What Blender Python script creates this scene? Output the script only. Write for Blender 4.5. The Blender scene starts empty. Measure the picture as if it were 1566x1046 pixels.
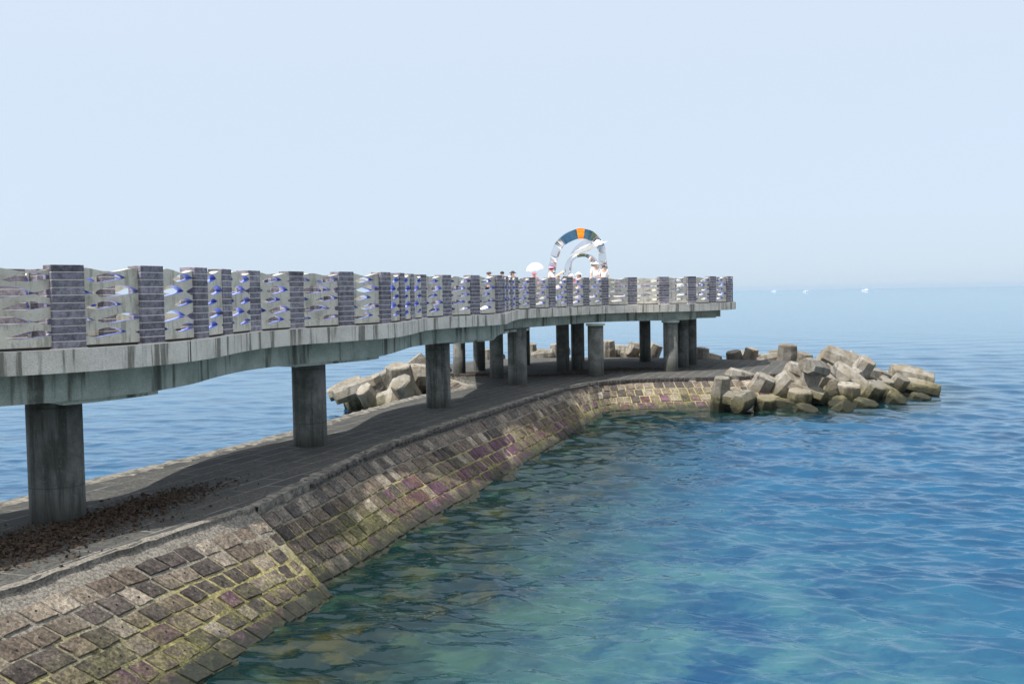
import bpy, bmesh, math, random
import numpy as np
from mathutils import Vector, Matrix, Quaternion
from mathutils.geometry import tessellate_polygon

random.seed(7)
rng = np.random.default_rng(11)
scene = bpy.context.scene
COL = scene.collection
R = math.radians

# ------------------------------------------------------------------ settings
SUN_EL, SUN_AZ = 61.0, -114.0          # azimuth measured from +Y towards +X
SUN_E, SKY_S, EXPO = 5.0, 0.13, 0.70
AUREOLE = 1.6
SKY_LO, SKY_MID, SKY_HI, SKY_UP, SKY_ZEN = (.345, .432, .525), (.39, .463, .555), (.456, .506, .577), (.85, .87, .89), (1.45, 1.42, 1.36)
DECK_T = 0.33

# ------------------------------------------------------------------ object helpers
def tag(o, label=None, cat=None, group=None, kind=None):
    if label: o['label'] = label
    if cat: o['category'] = cat
    if group: o['group'] = group
    if kind: o['kind'] = kind
    return o

def empty(name, loc=(0, 0, 0), rz=0.0, **k):
    o = bpy.data.objects.new(name, None)
    COL.objects.link(o)
    o.location = loc
    o.rotation_euler = (0, 0, rz)
    o.empty_display_size = .2
    return tag(o, **k)

def link_mesh(name, me, parent=None, loc=None, **k):
    o = bpy.data.objects.new(name, me)
    COL.objects.link(o)
    if parent: o.parent = parent
    if loc is not None: o.location = loc
    return tag(o, **k)

class MB:
    """collects faces, with a material slot, a tint and a uv per face corner"""
    def __init__(s):
        s.v = []; s.f = []; s.m = []; s.t = []; s.uv = []
    def face(s, pts, m=0, t=(.5, .5, .5), uv=None):
        n = len(s.v)
        s.v += [tuple(p) for p in pts]
        s.f.append(tuple(range(n, n + len(pts))))
        s.m.append(m); s.t.append(t)
        s.uv.append(uv if uv else [(0, 0)] * len(pts))
    def box(s, c, sz, rot=None, m=0, t=(.5, .5, .5), bev=0.0):
        hx, hy, hz = sz[0] / 2, sz[1] / 2, sz[2] / 2
        bm = bmesh.new()
        bmesh.ops.create_cube(bm, size=1.0)
        bmesh.ops.scale(bm, vec=(sz[0], sz[1], sz[2]), verts=bm.verts)
        if bev: bmesh.ops.bevel(bm, geom=list(bm.edges), offset=bev, segments=1, affect='EDGES')
        if rot is not None: bmesh.ops.transform(bm, matrix=rot.to_4x4(), verts=bm.verts)
        bmesh.ops.translate(bm, vec=c, verts=bm.verts)
        s.bm(bm, m, t)
    def bm(s, bm, m=0, t=(.5, .5, .5)):
        for f in bm.faces: s.face([v.co.copy() for v in f.verts], m, t)
        bm.free()
    def rings(s, rings, m=0, t=(.5, .5, .5), cap=True, closed=True):
        k = len(rings[0])
        for a, b in zip(rings[:-1], rings[1:]):
            for i in range(k if closed else k - 1):
                j = (i + 1) % k
                s.face([a[i], a[j], b[j], b[i]], m, t)
        if cap:
            s.face(list(reversed(rings[0])), m, t); s.face(rings[-1], m, t)
    def tube(s, pts, rad, n=8, m=0, t=(.5, .5, .5)):
        pts = [Vector(p) for p in pts]
        rs = rad if isinstance(rad, (list, tuple)) else [rad] * len(pts)
        rings = []
        for i, p in enumerate(pts):
            d = (pts[min(i + 1, len(pts) - 1)] - pts[max(i - 1, 0)]).normalized()
            u = d.orthogonal().normalized() if i == 0 else (u - d * u.dot(d)).normalized()
            w = d.cross(u)
            rings.append([p + (u * math.cos(2 * math.pi * j / n) + w * math.sin(2 * math.pi * j / n)) * rs[i] for j in range(n)])
        s.rings(rings, m, t)
    def mesh(s, name, mats, merge=True, smooth=False):
        me = bpy.data.meshes.new(name)
        me.from_pydata(s.v, [], s.f)
        for mt in (mats if isinstance(mats, (list, tuple)) else [mats]): me.materials.append(mt)
        me.polygons.foreach_set('material_index', s.m)
        at = me.color_attributes.new('tint', 'FLOAT_COLOR', 'CORNER')
        uvl = me.uv_layers.new(name='uv')
        tc = []; uc = []
        for f, t, uv in zip(s.f, s.t, s.uv):
            for q in range(len(f)):
                tc += [t[0], t[1], t[2], 1.0]; uc += [uv[q][0], uv[q][1]]
        at.data.foreach_set('color', tc)
        uvl.data.foreach_set('uv', uc)
        if merge:
            bm = bmesh.new(); bm.from_mesh(me)
            bmesh.ops.remove_doubles(bm, verts=bm.verts, dist=1e-4)
            bmesh.ops.recalc_face_normals(bm, faces=bm.faces)
            bm.to_mesh(me); bm.free()
        if smooth:
            me.polygons.foreach_set('use_smooth', [True] * len(me.polygons))
        me.update()
        return me
    def build(s, name, mats, parent=None, loc=None, merge=True, smooth=False, **k):
        return link_mesh(name, s.mesh(name, mats, merge, smooth), parent, loc, **k)

# ------------------------------------------------------------------ material helpers
class NT:
    def __init__(s, name):
        s.mat = bpy.data.materials.new(name); s.mat.use_nodes = True
        s.nt = s.mat.node_tree; s.nt.nodes.clear()
        s.out = s.nt.nodes.new('ShaderNodeOutputMaterial')
    def n(s, typ, props=None, **inp):
        nd = s.nt.nodes.new('ShaderNode' + typ)
        for k, v in (props or {}).items(): setattr(nd, k, v)
        for k, v in inp.items(): s.set(nd, k, v)
        return nd
    def set(s, nd, k, v):
        key = int(k[1:]) if k[0] == '_' else k.replace('_', ' ')
        sock = nd.inputs[key]
        if hasattr(v, 'is_output'): s.nt.links.new(v, sock)
        elif hasattr(v, 'outputs'): s.nt.links.new(v.outputs[0], sock)
        else:
            if isinstance(v, tuple) and len(v) == 3 and sock.type == 'RGBA': v = (*v, 1)
            sock.default_value = v
    def math(s, op, a, b=0.0, c=None, clamp=False):
        nd = s.n('Math', {'operation': op, 'use_clamp': clamp}, _0=a, _1=b)
        if c is not None: s.set(nd, '_2', c)
        return nd.outputs[0]
    def ramp(s, fac, lo, hi, smooth=True):
        nd = s.n('MapRange', {'interpolation_type': 'SMOOTHSTEP' if smooth else 'LINEAR'}, Value=fac)
        nd.inputs[1].default_value = lo; nd.inputs[2].default_value = hi
        return nd.outputs[0]
    def mix(s, fac, a, b, blend='MIX'):
        nd = s.nt.nodes.new('ShaderNodeMix'); nd.data_type = 'RGBA'; nd.blend_type = blend
        nd.clamp_factor = True
        for i, v in ((0, fac), (6, a), (7, b)):
            sock = nd.inputs[i]
            if hasattr(v, 'is_output'): s.nt.links.new(v, sock)
            else:
                if isinstance(v, tuple) and len(v) == 3: v = (*v, 1)
                sock.default_value = v
        return nd.outputs[2]
    def noise(s, vec, scale, detail=4, rough=.6, dist=0.0):
        return s.n('TexNoise', None, Vector=vec, Scale=scale, Detail=detail, Roughness=rough, Distortion=dist).outputs[0]
    def mapv(s, vec, scale=(1, 1, 1), rot=(0, 0, 0), loc=(0, 0, 0)):
        return s.n('Mapping', None, Vector=vec, Scale=scale, Rotation=rot, Location=loc).outputs[0]
    def pos(s): return s.n('NewGeometry').outputs['Position']
    def obj(s): return s.n('TexCoord').outputs['Object']
    def uvv(s): return s.n('TexCoord').outputs['UV']
    def sep(s, v): return s.n('SeparateXYZ', None, Vector=v).outputs
    def tint(s): return s.n('Attribute', {'attribute_name': 'tint'}).outputs['Color']
    def bump(s, h, strength=.3, dist=.02, normal=None):
        nd = s.n('Bump', None, Height=h, Strength=strength, Distance=dist)
        if normal is not None: s.set(nd, 'Normal', normal)
        return nd.outputs[0]
    def finish(s, col, rough=.85, normal=None, metal=0.0, spec=.3, **k):
        b = s.n('BsdfPrincipled', None, Base_Color=col, Roughness=rough, Metallic=metal)
        b.inputs['Specular IOR Level'].default_value = spec
        if normal is not None: s.set(b, 'Normal', normal)
        for kk, v in k.items(): s.set(b, kk, v)
        s.nt.links.new(b.outputs[0], s.out.inputs[0])
        return s.mat

def simple(name, col, rough=.7, metal=0.0, var=.15, scale=20, spec=.3):
    t = NT(name)
    nz = t.noise(t.obj(), scale, 3)
    c = t.mix(nz, tuple(x * (1 - var) for x in col), tuple(min(1, x * (1 + var)) for x in col))
    return t.finish(c, rough, t.bump(nz, .1, .01), metal, spec)

def streaked(name, base, dark, tint2, freq, amount=(.52, .6), grain=60):
    """weathered concrete with run-off streaks that follow the uv's u (metres along) and v (height)"""
    t = NT(name)
    uv = t.uvv(); p = t.pos()
    band = t.noise(t.mapv(uv, (freq, .12, 1)), 1.0, 3, .7)
    fine = t.noise(t.mapv(uv, (freq * 6, .8, 1)), 1.0, 3, .7)
    blot = t.noise(p, 1.7, 6, .65)
    gr = t.noise(p, grain, 2, .8)
    m = t.math('ADD', t.math('MULTIPLY', band, .75), t.math('MULTIPLY', fine, .25))
    mask = t.ramp(m, amount[0], amount[1])
    c = t.mix(t.ramp(blot, .35, .7), base, tint2)
    c = t.mix(t.math('MULTIPLY', mask, t.ramp(blot, .1, .45)), c, dark)
    c = t.mix(t.ramp(gr, .3, .75), t.mix(.35, c, (.02, .02, .02)), c)
    return t.finish(c, .9, t.bump(t.math('ADD', gr, blot), .35, .01))

# ------------------------------------------------------------------ materials
M = {}
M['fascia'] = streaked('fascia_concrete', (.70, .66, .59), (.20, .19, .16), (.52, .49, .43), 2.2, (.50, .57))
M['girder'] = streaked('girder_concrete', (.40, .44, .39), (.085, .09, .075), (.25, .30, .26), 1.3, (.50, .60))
def m_column():
    t = NT('column_concrete'); p = t.pos(); uv = t.uvv(); z = t.sep(p)[2]
    n = t.noise(p, 1.8, 7, .7); f = t.noise(p, 16, 5, .75); st = t.noise(t.mapv(uv, (3.0, .22, 1)), 1.0, 5, .7)
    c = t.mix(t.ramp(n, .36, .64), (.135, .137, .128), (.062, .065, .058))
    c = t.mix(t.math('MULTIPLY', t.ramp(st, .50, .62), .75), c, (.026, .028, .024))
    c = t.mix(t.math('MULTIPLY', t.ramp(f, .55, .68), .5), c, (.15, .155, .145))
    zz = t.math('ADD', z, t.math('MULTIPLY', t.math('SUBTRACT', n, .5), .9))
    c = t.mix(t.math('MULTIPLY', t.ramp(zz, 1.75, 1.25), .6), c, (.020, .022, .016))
    ring = t.math('ABSOLUTE', t.math('SUBTRACT', t.math('FRACT', t.math('MULTIPLY', z, .83)), .5))
    c = t.mix(t.math('MULTIPLY', t.ramp(ring, .014, .004), .5), c, (.03, .03, .028))
    return t.finish(c, .9, t.bump(t.math('ADD', f, n), .5, .02))
M['column'] = m_column()

M['decktop'] = simple('deck_granite', (.50, .485, .45), .8, var=.15, scale=9)
def m_panel():
    t = NT('railing_panel_stone'); p = t.pos()
    bl = t.noise(p, 2.3, 6, .7); fine = t.noise(p, 38, 3, .7)
    st = t.noise(t.mapv(p, (9, 9, 1.2)), 1, 4, .7)
    c = t.mix(t.ramp(bl, .3, .7), (.56, .53, .45), (.42, .39, .33))
    c = t.mix(t.math('MULTIPLY', t.ramp(st, .52, .64), .55), c, (.17, .17, .13))
    c = t.mix(t.math('MULTIPLY', t.ramp(bl, .56, .66), .35), c, (.22, .20, .15))
    c = t.mix(t.math('MULTIPLY', t.ramp(fine, .52, .66), .35), c, (.20, .19, .16))
    return t.finish(c, .8, t.bump(fine, .2, .006))
M['panel'] = m_panel()
def m_reveal():
    t = NT('blue_painted_reveal'); p = t.pos(); n = t.noise(p, 14, 4, .7)
    c = t.mix(t.ramp(n, .35, .75), (.13, .18, .60), (.34, .42, .68))
    return t.finish(c, .45, None, 0, .5)
M['reveal'] = m_reveal()
def m_brick():
    t = NT('post_brick'); p = t.pos(); n = t.noise(p, 9, 5, .7); f = t.noise(p, 55, 3, .7)
    c = t.mix(1.0, t.tint(), t.mix(t.ramp(n, .36, .64), (.62, .60, .62), (1.5, 1.5, 1.55)), 'MULTIPLY')
    c = t.mix(t.math('MULTIPLY', t.ramp(f, .54, .68), .5), c, (.30, .28, .31))
    c = t.mix(t.math('MULTIPLY', t.ramp(f, .44, .34), .5), c, (.035, .032, .04))
    return t.finish(c, .75, t.bump(t.math('ADD', n, f), .4, .012))
M['brick'] = m_brick()
M['mortar'] = simple('pale_mortar', (.58, .55, .50), .9, var=.25, scale=25)

def weather(t, c, p, z, n, f, lo):
    """tide-line growth shared by stones and joints: olive algae low down, black wet band at the waterline"""
    g = t.noise(p, .55, 4, .6)
    zz = t.math('ADD', z, t.math('MULTIPLY', t.math('SUBTRACT', n, .5), 1.1))
    cov = t.math('ADD', t.math('MULTIPLY', n, .55), t.math('MULTIPLY', g, .55))
    alg = t.math('MULTIPLY', t.ramp(zz, .95, .30), t.ramp(cov, lo, lo + .13))
    c = t.mix(t.math('MULTIPLY', alg, .80), c, t.mix(t.ramp(f, .38, .66), (.040, .045, .014), (.175, .165, .058)))
    wet = t.ramp(t.math('ADD', z, t.math('MULTIPLY', t.math('SUBTRACT', n, .5), .55)), .30, .06)
    return t.mix(t.math('MULTIPLY', wet, .88), c, (.022, .027, .020))
def m_stone():
    t = NT('revetment_stone'); p = t.pos(); z = t.sep(p)[2]
    n = t.noise(p, 3.1, 7, .72); f = t.noise(p, 19, 6, .75); k = t.noise(p, 60, 2, .6)
    c = t.mix(1.0, t.tint(), t.mix(t.ramp(f, .34, .68), (.42, .42, .42), (1.55, 1.5, 1.45)), 'MULTIPLY')
    c = t.mix(1.0, c, t.mix(t.ramp(n, .36, .66), (.62, .60, .60), (1.25, 1.22, 1.18)), 'MULTIPLY')
    c = t.mix(t.math('MULTIPLY', t.ramp(f, .60, .70), .55), c, (.33, .30, .25))
    c = t.mix(t.math('MULTIPLY', t.ramp(k, .62, .72), .6), c, (.02, .018, .016))
    c = weather(t, c, p, z, n, f, .515)
    return t.finish(c, .88, t.bump(t.math('ADD', t.math('MULTIPLY', f, .7), n), 1.0, .05), 0, .25)
M['stone'] = m_stone()
def m_joint():
    t = NT('revetment_mortar'); p = t.pos(); z = t.sep(p)[2]
    n = t.noise(p, 2.2, 7, .72); f = t.noise(p, 24, 5, .75); g = t.noise(p, .9, 4, .6)
    c = t.mix(t.ramp(f, .35, .68), (.10, .09, .078), (.30, .28, .24))
    zz = t.math('ADD', z, t.math('MULTIPLY', t.math('SUBTRACT', n, .5), .7))
    och = t.math('MULTIPLY', t.ramp(zz, 1.0, .55), t.ramp(g, .32, .52))
    c = t.mix(och, c, t.mix(t.ramp(f, .35, .68), (.20, .17, .075), (.43, .385, .19)))
    c = t.mix(t.math('MULTIPLY', t.ramp(n, .56, .70), .65), c, (.075, .066, .052))
    c = weather(t, c, p, z, n, f, .46)
    return t.finish(c, .95, t.bump(t.math('ADD', f, n), 1.0, .05), 0, .2)
M['joint'] = m_joint()
def m_top():
    t = NT('apron_paving'); p = t.pos()
    v = t.mapv(p, rot=(0, 0, R(-70)))
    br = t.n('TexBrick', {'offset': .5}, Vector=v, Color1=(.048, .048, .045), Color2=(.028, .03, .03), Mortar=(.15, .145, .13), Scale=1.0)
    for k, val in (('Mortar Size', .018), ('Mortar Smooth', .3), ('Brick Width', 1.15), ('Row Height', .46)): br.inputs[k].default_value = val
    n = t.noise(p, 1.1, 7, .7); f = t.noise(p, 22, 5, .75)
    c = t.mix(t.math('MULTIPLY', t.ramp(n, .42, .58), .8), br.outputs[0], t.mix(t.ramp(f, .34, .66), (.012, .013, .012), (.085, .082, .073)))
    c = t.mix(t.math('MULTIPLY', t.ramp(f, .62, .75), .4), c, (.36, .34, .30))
    return t.finish(c, .9, t.bump(t.math('ADD', f, n), .6, .03), 0, .25)
M['top'] = m_top()
def m_coping():
    t = NT('coping_stone'); p = t.pos(); n = t.noise(p, 5, 6, .7); f = t.noise(p, 40, 3, .7)
    c = t.mix(t.ramp(n, .35, .7), (.055, .053, .047), (.235, .22, .185))
    return t.finish(c, .92, t.bump(t.math('ADD', f, n), .8, .03))
M['coping'] = m_coping()
M['darkstone_gap_shade'] = simple('dark_course_stone_and_gap_shade', (.055, .05, .048), .9, var=.4, scale=8)  # course stones, and the shade painted under the railing panels
M['hole'] = simple('drill_hole', (.012, .011, .01), 1.0)
def m_block():
    t = NT('armour_concrete'); p = t.pos(); z = t.sep(p)[2]
    ob = t.n('ObjectInfo').outputs['Random']
    n = t.noise(p, 1.5, 7, .70); f = t.noise(p, 11, 6, .75); st = t.noise(t.mapv(p, (3.2, 3.2, .5)), 1, 5, .7); k = t.noise(p, 32, 3, .7)
    base = t.mix(ob, (.165, .158, .140), (.28, .265, .235))
    c = t.mix(t.ramp(n, .38, .64), base, t.mix(ob, (.12, .105, .08), (.20, .17, .125)))
    c = t.mix(t.math('MULTIPLY', t.ramp(st, .50, .64), .8), c, (.075, .07, .056))
    c = t.mix(t.math('MULTIPLY', t.ramp(f, .52, .66), .6), c, (.085, .074, .056))
    c = t.mix(t.math('MULTIPLY', t.ramp(k, .58, .70), .5), c, (.05, .045, .035))
    zz = t.math('ADD', z, t.math('MULTIPLY', t.math('SUBTRACT', n, .5), 1.0))
    c = t.mix(t.math('MULTIPLY', t.ramp(zz, .85, .30), .85), c, t.mix(t.ramp(f, .36, .66), (.04, .037, .014), (.15, .13, .05)))
    c = t.mix(t.math('MULTIPLY', t.ramp(zz, .50, .16), .92), c, (.014, .016, .010))
    return t.finish(c, .9, t.bump(t.math('ADD', t.math('MULTIPLY', f, .6), n), .9, .07), 0, .25)
M['block'] = m_block()
def m_chrome():
    t = NT('mirror_steel'); p = t.obj()
    n = t.noise(p, 1.3, 2, .5)
    return t.finish((.74, .73, .72), .06, t.bump(n, .05, .12), 1.0)
M['chrome'] = m_chrome()
def m_orange():
    t = NT('orange_enamel'); n = t.noise(t.mapv(t.obj(), (2, 2, 14)), 1, 4, .6)
    c = t.mix(t.ramp(n, .4, .62), (.85, .17, .01), (1.0, .42, .03))
    return t.finish(c, .35)
M['orange'] = m_orange()
M['litter'] = simple('dry_leaf', (.056, .037, .025), .9, var=.7, scale=30)

BLOCKS=[
 ('R', (8.01, 37.9, 1.3), (0.1, -0.12, 1), (0.85, -0.5, -0.15), 0.8, 'upright block standing at the left end of the right-hand pile against the stone slope'),
 ('R', (9.71, 38.0, 0.48), (0.1, -0.3, 1), (-0.75, 0.65, 0.05), 1.02, 'flat-topped pale block at the waterline beside the upright block on the left of the pile'),
 ('R', (10.25, 39.9, 1.12), (0.38, -0.3, 0.85), (-0.3, 0.8, -0.4), 1.05, 'tilted slab-like block leaning on the stone slope below the dark coping'),
 ('R', (11.16, 39.6, 1.13), (0.55, -0.38, 0.72), (0.3, 0.8, -0.5), 0.92, 'block tipped on edge with its pale six-sided end turned right, between two squat blocks'),
 ('R', (11.21, 38.7, 0.66), (0.03, -0.28, 1), (0.2, 0.9, -0.1), 1.0, 'squat block with a bright flat top and dark grey front near the waterline'),
 ('R', (12.21, 38.8, 0.33), (0.72, -0.62, -0.3), (-0.2, 0.3, 0.7), 0.85, 'tan block lying on its side with a square gap beside it by the squat block'),
 ('R', (11.13, 37.4, 0.15), (0.25, -0.4, 0.85), (-0.2, 0.8, -0.5), 0.98, 'low ochre block almost awash in front of the squat block'),
 ('R', (13.08, 41.2, 1.1), (0.42, -0.36, 0.84), (-0.3, 0.7, -0.5), 1.12, 'large tilted slab with a broad pale top and mottled face, upper left of the pile'),
 ('R', (14.03, 43.2, 1.18), (0.5, -0.22, 0.8), (-0.3, 0.8, -0.4), 0.85, 'narrow tilted slab lying behind the broad pale slab'),
 ('R', (14.86, 45.2, 1.73), (-0.02, -0.05, 1), (0.3, 0.8, 0), 0.8, 'upright block at the top of the pile, half hidden behind a long lying block'),
 ('R', (15.98, 45.6, 1.48), (0.52, -0.22, 0.82), (-0.2, 0.8, -0.3), 1.15, 'topmost block of the pile, a long slab sloping down to the right'),
 ('R', (15.55, 43.0, 0.86), (0.82, -0.36, -0.42), (-0.1, 0.6, -0.6), 1.12, 'longest block, lying high in the pile with a rough pitted face and dark end'),
 ('R', (13.43, 39.6, 0.78), (0.02, -0.3, 1), (0.3, 0.9, 0), 1.0, 'squat block with a white-lit flat top in the middle of the pile'),
 ('R', (14.39, 40.6, 0.43), (0.6, -0.45, -0.55), (0.4, 0.8, 0.3), 0.8, 'sunlit limb of a block lying between two white-topped blocks'),
 ('R', (14.69, 39.9, 0.73), (0.36, -0.42, 0.86), (-0.5, 0.6, -0.4), 0.98, 'white-topped block leaning right with a dark right face'),
 ('R', (15.54, 41.4, 0.77), (0.12, -0.3, 0.95), (0.2, 0.9, 0), 0.85, 'bright-topped block tucked behind the white-topped leaning block'),
 ('R', (16.48, 41.9, 0.82), (0.45, -0.36, 0.8), (-0.5, 0.7, -0.4), 0.92, 'leaning block with a pale six-sided top and a deep black right side'),
 ('R', (16.62, 44.5, 0.86), (-0.05, -0.1, 1), (0.6, 0.8, 0), 0.9, 'dark flat-topped block at the back of the pile below the longest block'),
 ('R', (18.64, 45.2, 0.63), (0.97, -0.1, -0.16), (-0.1, 0.7, -0.6), 0.7, 'thin dark block lying along the back edge of the pile beside open water'),
 ('R', (18.38, 43.4, 0.49), (0.93, -0.22, -0.2), (-0.2, 0.6, -0.7), 0.95, 'long brown block lying behind the last block on the right'),
 ('R', (18.2, 42.3, 0.11), (0.9, -0.34, -0.22), (-0.1, 0.6, -0.7), 0.82, 'last block on the right of the pile, pale on top and over the water'),
 ('R', (16.76, 40.7, 0.19), (0.22, -0.3, 0.93), (-0.3, 0.8, -0.5), 1.0, 'low tan wedge at the waterline below the last block on the right'),
 ('R', (15.39, 39.6, 0.24), (0.38, -0.58, 0.7), (-0.3, 0.6, -0.6), 0.9, 'tan six-sided block end facing the viewer at the waterline'),
 ('R', (13.71, 38.4, 0.22), (0.24, -0.34, 0.9), (-0.3, 0.8, -0.5), 1.12, 'broad low block with a flat weathered top and black side at the waterline'),
 ('R', (12.61, 38.6, 0.27), (-0.25, -0.45, 0.75), (0.1, 0.8, -0.5), 0.85, 'yellow algae-stained block lying low behind the smallest waterline block'),
 ('R', (12.7, 37.6, 0.15), (0.4, -0.68, 0.55), (-0.2, 0.6, -0.7), 0.78, 'smallest waterline block, its yellowish six-sided end dipping into the sea'),
 ('L', (-5.87, 38.9, 1.01), (-0.4, -0.45, 0.8), (0.75, 0.2, -0.45), 0.88, 'block with a bright six-sided end facing up left beside the still green water'),
 ('L', (-4.37, 38.6, 1.3), (-0.36, -0.38, 0.84), (-0.9, 0.1, -0.3), 1.22, 'largest block of the left pile, dark in front with a pale sloping top'),
 ('L', (-4.66, 40.6, 1.77), (-0.08, -0.32, 0.95), (0.2, 0.9, 0), 1.12, 'box-like concrete block with a sunlit top sitting high on the left pile'),
 ('L', (-5.32, 41.3, 1.51), (-0.42, -0.15, 0.88), (0.2, 0.8, -0.4), 1.0, 'tall block tilted left behind the box-like block'),
 ('L', (-5.86, 41.2, 1.29), (-0.3, -0.2, 0.92), (0.3, 0.8, -0.3), 0.95, 'plain grey block standing mid-way along the left pile'),
 ('L', (-7.06, 39.3, 0.63), (-0.84, -0.32, -0.3), (0.1, 0.5, -0.8), 0.85, "long wedge-like block running down into the water at the left pile's end"),
 ('L', (-7.56, 40.8, 0.57), (-0.88, -0.1, -0.36), (0.1, 0.5, -0.8), 0.75, 'outermost block of the left pile, partly hidden by the long wedge'),
 ('L', (-6.76, 42.2, 0.91), (-0.5, 0.1, 0.7), (0.1, 0.6, -0.8), 0.9, 'thin-looking block lying at the back of the left pile'),
 ('L', (-4.3, 42.6, 1.9), (-0.55, -0.05, 0.75), (0.2, 0.8, -0.4), 1.1, 'rust-streaked slab at the top right of the left pile next to the pier column'),
 ('L', (-3.86, 42.0, 1.63), (0.3, -0.1, 0.9), (-0.2, 0.8, -0.4), 0.8, 'small block wedged between the rust-streaked slab and the pier column'),
 ('B', (9.83, 51.2, 1.68), (0.1, -0.1, 1), (0.5, 0.8, -0.2), 0.72, 'rough upright block behind the concrete apron, just right of the last pier column'),
 ('B', (11.33, 51.0, 1.49), (-0.25, -0.15, 0.92), (0.6, 0.8, -0.3), 0.85, 'block leaning left behind the apron in the middle of the back row'),
 ('B', (12.21, 50.6, 1.63), (0.15, -0.2, 0.95), (0.3, 0.8, -0.3), 0.75, 'ochre-stained block with a gable-like top behind the apron'),
 ('B', (13.48, 50.4, 1.19), (0.9, -0.1, 0.2), (-0.2, 0.7, -0.6), 0.62, 'low block lying flat between the ochre-stained block and the tallest block'),
 ('B', (13.76, 49.6, 1.86), (0.03, -0.12, 1), (0.3, 0.9, -0.1), 1.0, 'tallest block of the back row, a pale square stub behind the apron'),
 ('B', (14.52, 49.2, 1.41), (0.1, -0.1, 0.95), (0.5, 0.8, -0.2), 0.78, 'short dark block right of the tallest one in the back row'),
 ('B', (5.28, 54.6, 1.96), (-0.03, -0.1, 1), (0.3, 0.9, -0.1), 0.75, 'rounded upright block seen between the pier columns below the sculpture'),
 ('B', (6.41, 54.2, 1.71), (0, -0.1, 1), (0.3, 0.9, -0.1), 0.65, 'short stub of a block standing alone between the columns against the sea'),
 ('B', (7.79, 53.4, 1.77), (0.4, -0.1, 0.85), (-0.6, 0.7, -0.3), 0.85, 'tan block leaning right, half hidden by the paired end columns'),
 ('B', (1.05, 55.2, 1.86), (0.05, -0.1, 1), (0.8, 0.5, -0.2), 0.8, 'pale wedge-shaped block just right of the fourth large column'),
 ('B', (2.26, 54.8, 1.29), (0.95, -0.1, 0.1), (0, 0.7, -0.7), 0.62, 'low sunlit block lying along the rear edge beneath the platform'),
 ('B', (2.37, 55.6, 1.78), (-0.1, -0.1, 1), (0.5, 0.8, -0.2), 0.55, 'brown upright block peeping out left of the dark rear columns'),
 ('B', (-1.34, 54.9, 1.59), (0, -0.1, 1), (0.5, 0.8, -0.2), 0.6, 'orange-brown block seen between the slim left-hand columns'),
]
# ------------------------------------------------------------------ geometry of the place (metres; water level is z = 0)
POSTS = [(-10.3, 8.55), (-9.35, 9.58), (-8.55, 10.73), (-7.98, 12.01), (-7.37, 13.27), (-6.28, 14.15), (-5.5, 15.32), (-5.17, 16.68), (-5.14, 18.08), (-5.0, 19.48), (-4.47, 20.79), (-3.61, 21.9), (-2.89, 23.11), (-2.66, 24.49), (-2.55, 25.89), (-2.39, 27.28), (-1.83, 28.56), (-1.06, 29.73), (-0.34, 30.92), (-0.22, 32.32), (-0.12, 33.71), (0.03, 35.1), (0.21, 36.49), (0.81, 37.75), (1.62, 38.89), (2.37, 40.08), (3.12, 41.27), (3.98, 42.37), (5.23, 43.02), (6.63, 43.22), (7.94, 43.76), (9.04, 44.64), (10.0, 45.67)]
HEAD = [(10.45, 46.99), (10.58, 48.38), (10.28, 49.75), (9.5, 50.91), (8.36, 51.72), (7.02, 52.12), (5.62, 52.2), (4.23, 52.03), (2.88, 51.66), (1.6, 51.1), (.42, 50.35), (-.62, 49.42), (-1.5, 48.33), (-2.18, 47.1), (-2.62, 45.77), (-2.82, 44.38), (-2.84, 42.98), (-2.78, 41.58), (-2.7, 40.18), (-2.62, 38.78), (-2.55, 37.38)]
def deck_z(y): return 3.93 + .0041 * (min(max(y, 10), 52) - 14)

def catmull(pts, n=6):
    P = [Vector((*p, 0)) if len(p) == 2 else Vector(p) for p in pts]
    P = [2 * P[0] - P[1]] + P + [2 * P[-1] - P[-2]]
    out = []
    for i in range(1, len(P) - 2):
        for k in range(n):
            t = k / n
            a, b, c, d = P[i - 1:i + 3]
            out.append(.5 * ((2 * b) + (c - a) * t + (2 * a - 5 * b + 4 * c - d) * t * t + (3 * b - a - 3 * c + d) * t ** 3))
    out.append(P[-2].copy())
    return out

def offset(path, d):
    """shift an open path to its left-hand side (inland side of the pier) by d"""
    out = []
    for i, p in enumerate(path):
        t = (path[min(i + 1, len(path) - 1)] - path[max(i - 1, 0)]).normalized()
        out.append(p + Vector((-t.y, t.x, 0)) * d)
    return out

NF = len(POSTS)
front = catmull(POSTS + HEAD, 6)                # seaward line of the post faces, all round the head
i_tip = (NF - 1) * 6
rear = [p for p in offset(catmull(POSTS, 6), 2.45)][: (NF - 12) * 6 + 1]   # far side of the narrow walkway
edge_out = offset(front, -.13)
edge_rear = offset(rear, .13)
outline = edge_out + list(reversed(edge_rear))  # closed boundary of the walkway slab

pier = empty('pier', (POSTS[5][0], POSTS[5][1], deck_z(14)),
             label='concrete walkway pier on round columns winding out over the stone breakwater', cat='pier')
def pier_loc(p): return (p[0] - pier.location.x, p[1] - pier.location.y, p[2] - pier.location.z)
def build_at_pier(mb, name, mats, **k):
    mb.v = [pier_loc(v) for v in mb.v]
    return mb.build(name, mats, pier, **k)

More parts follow.
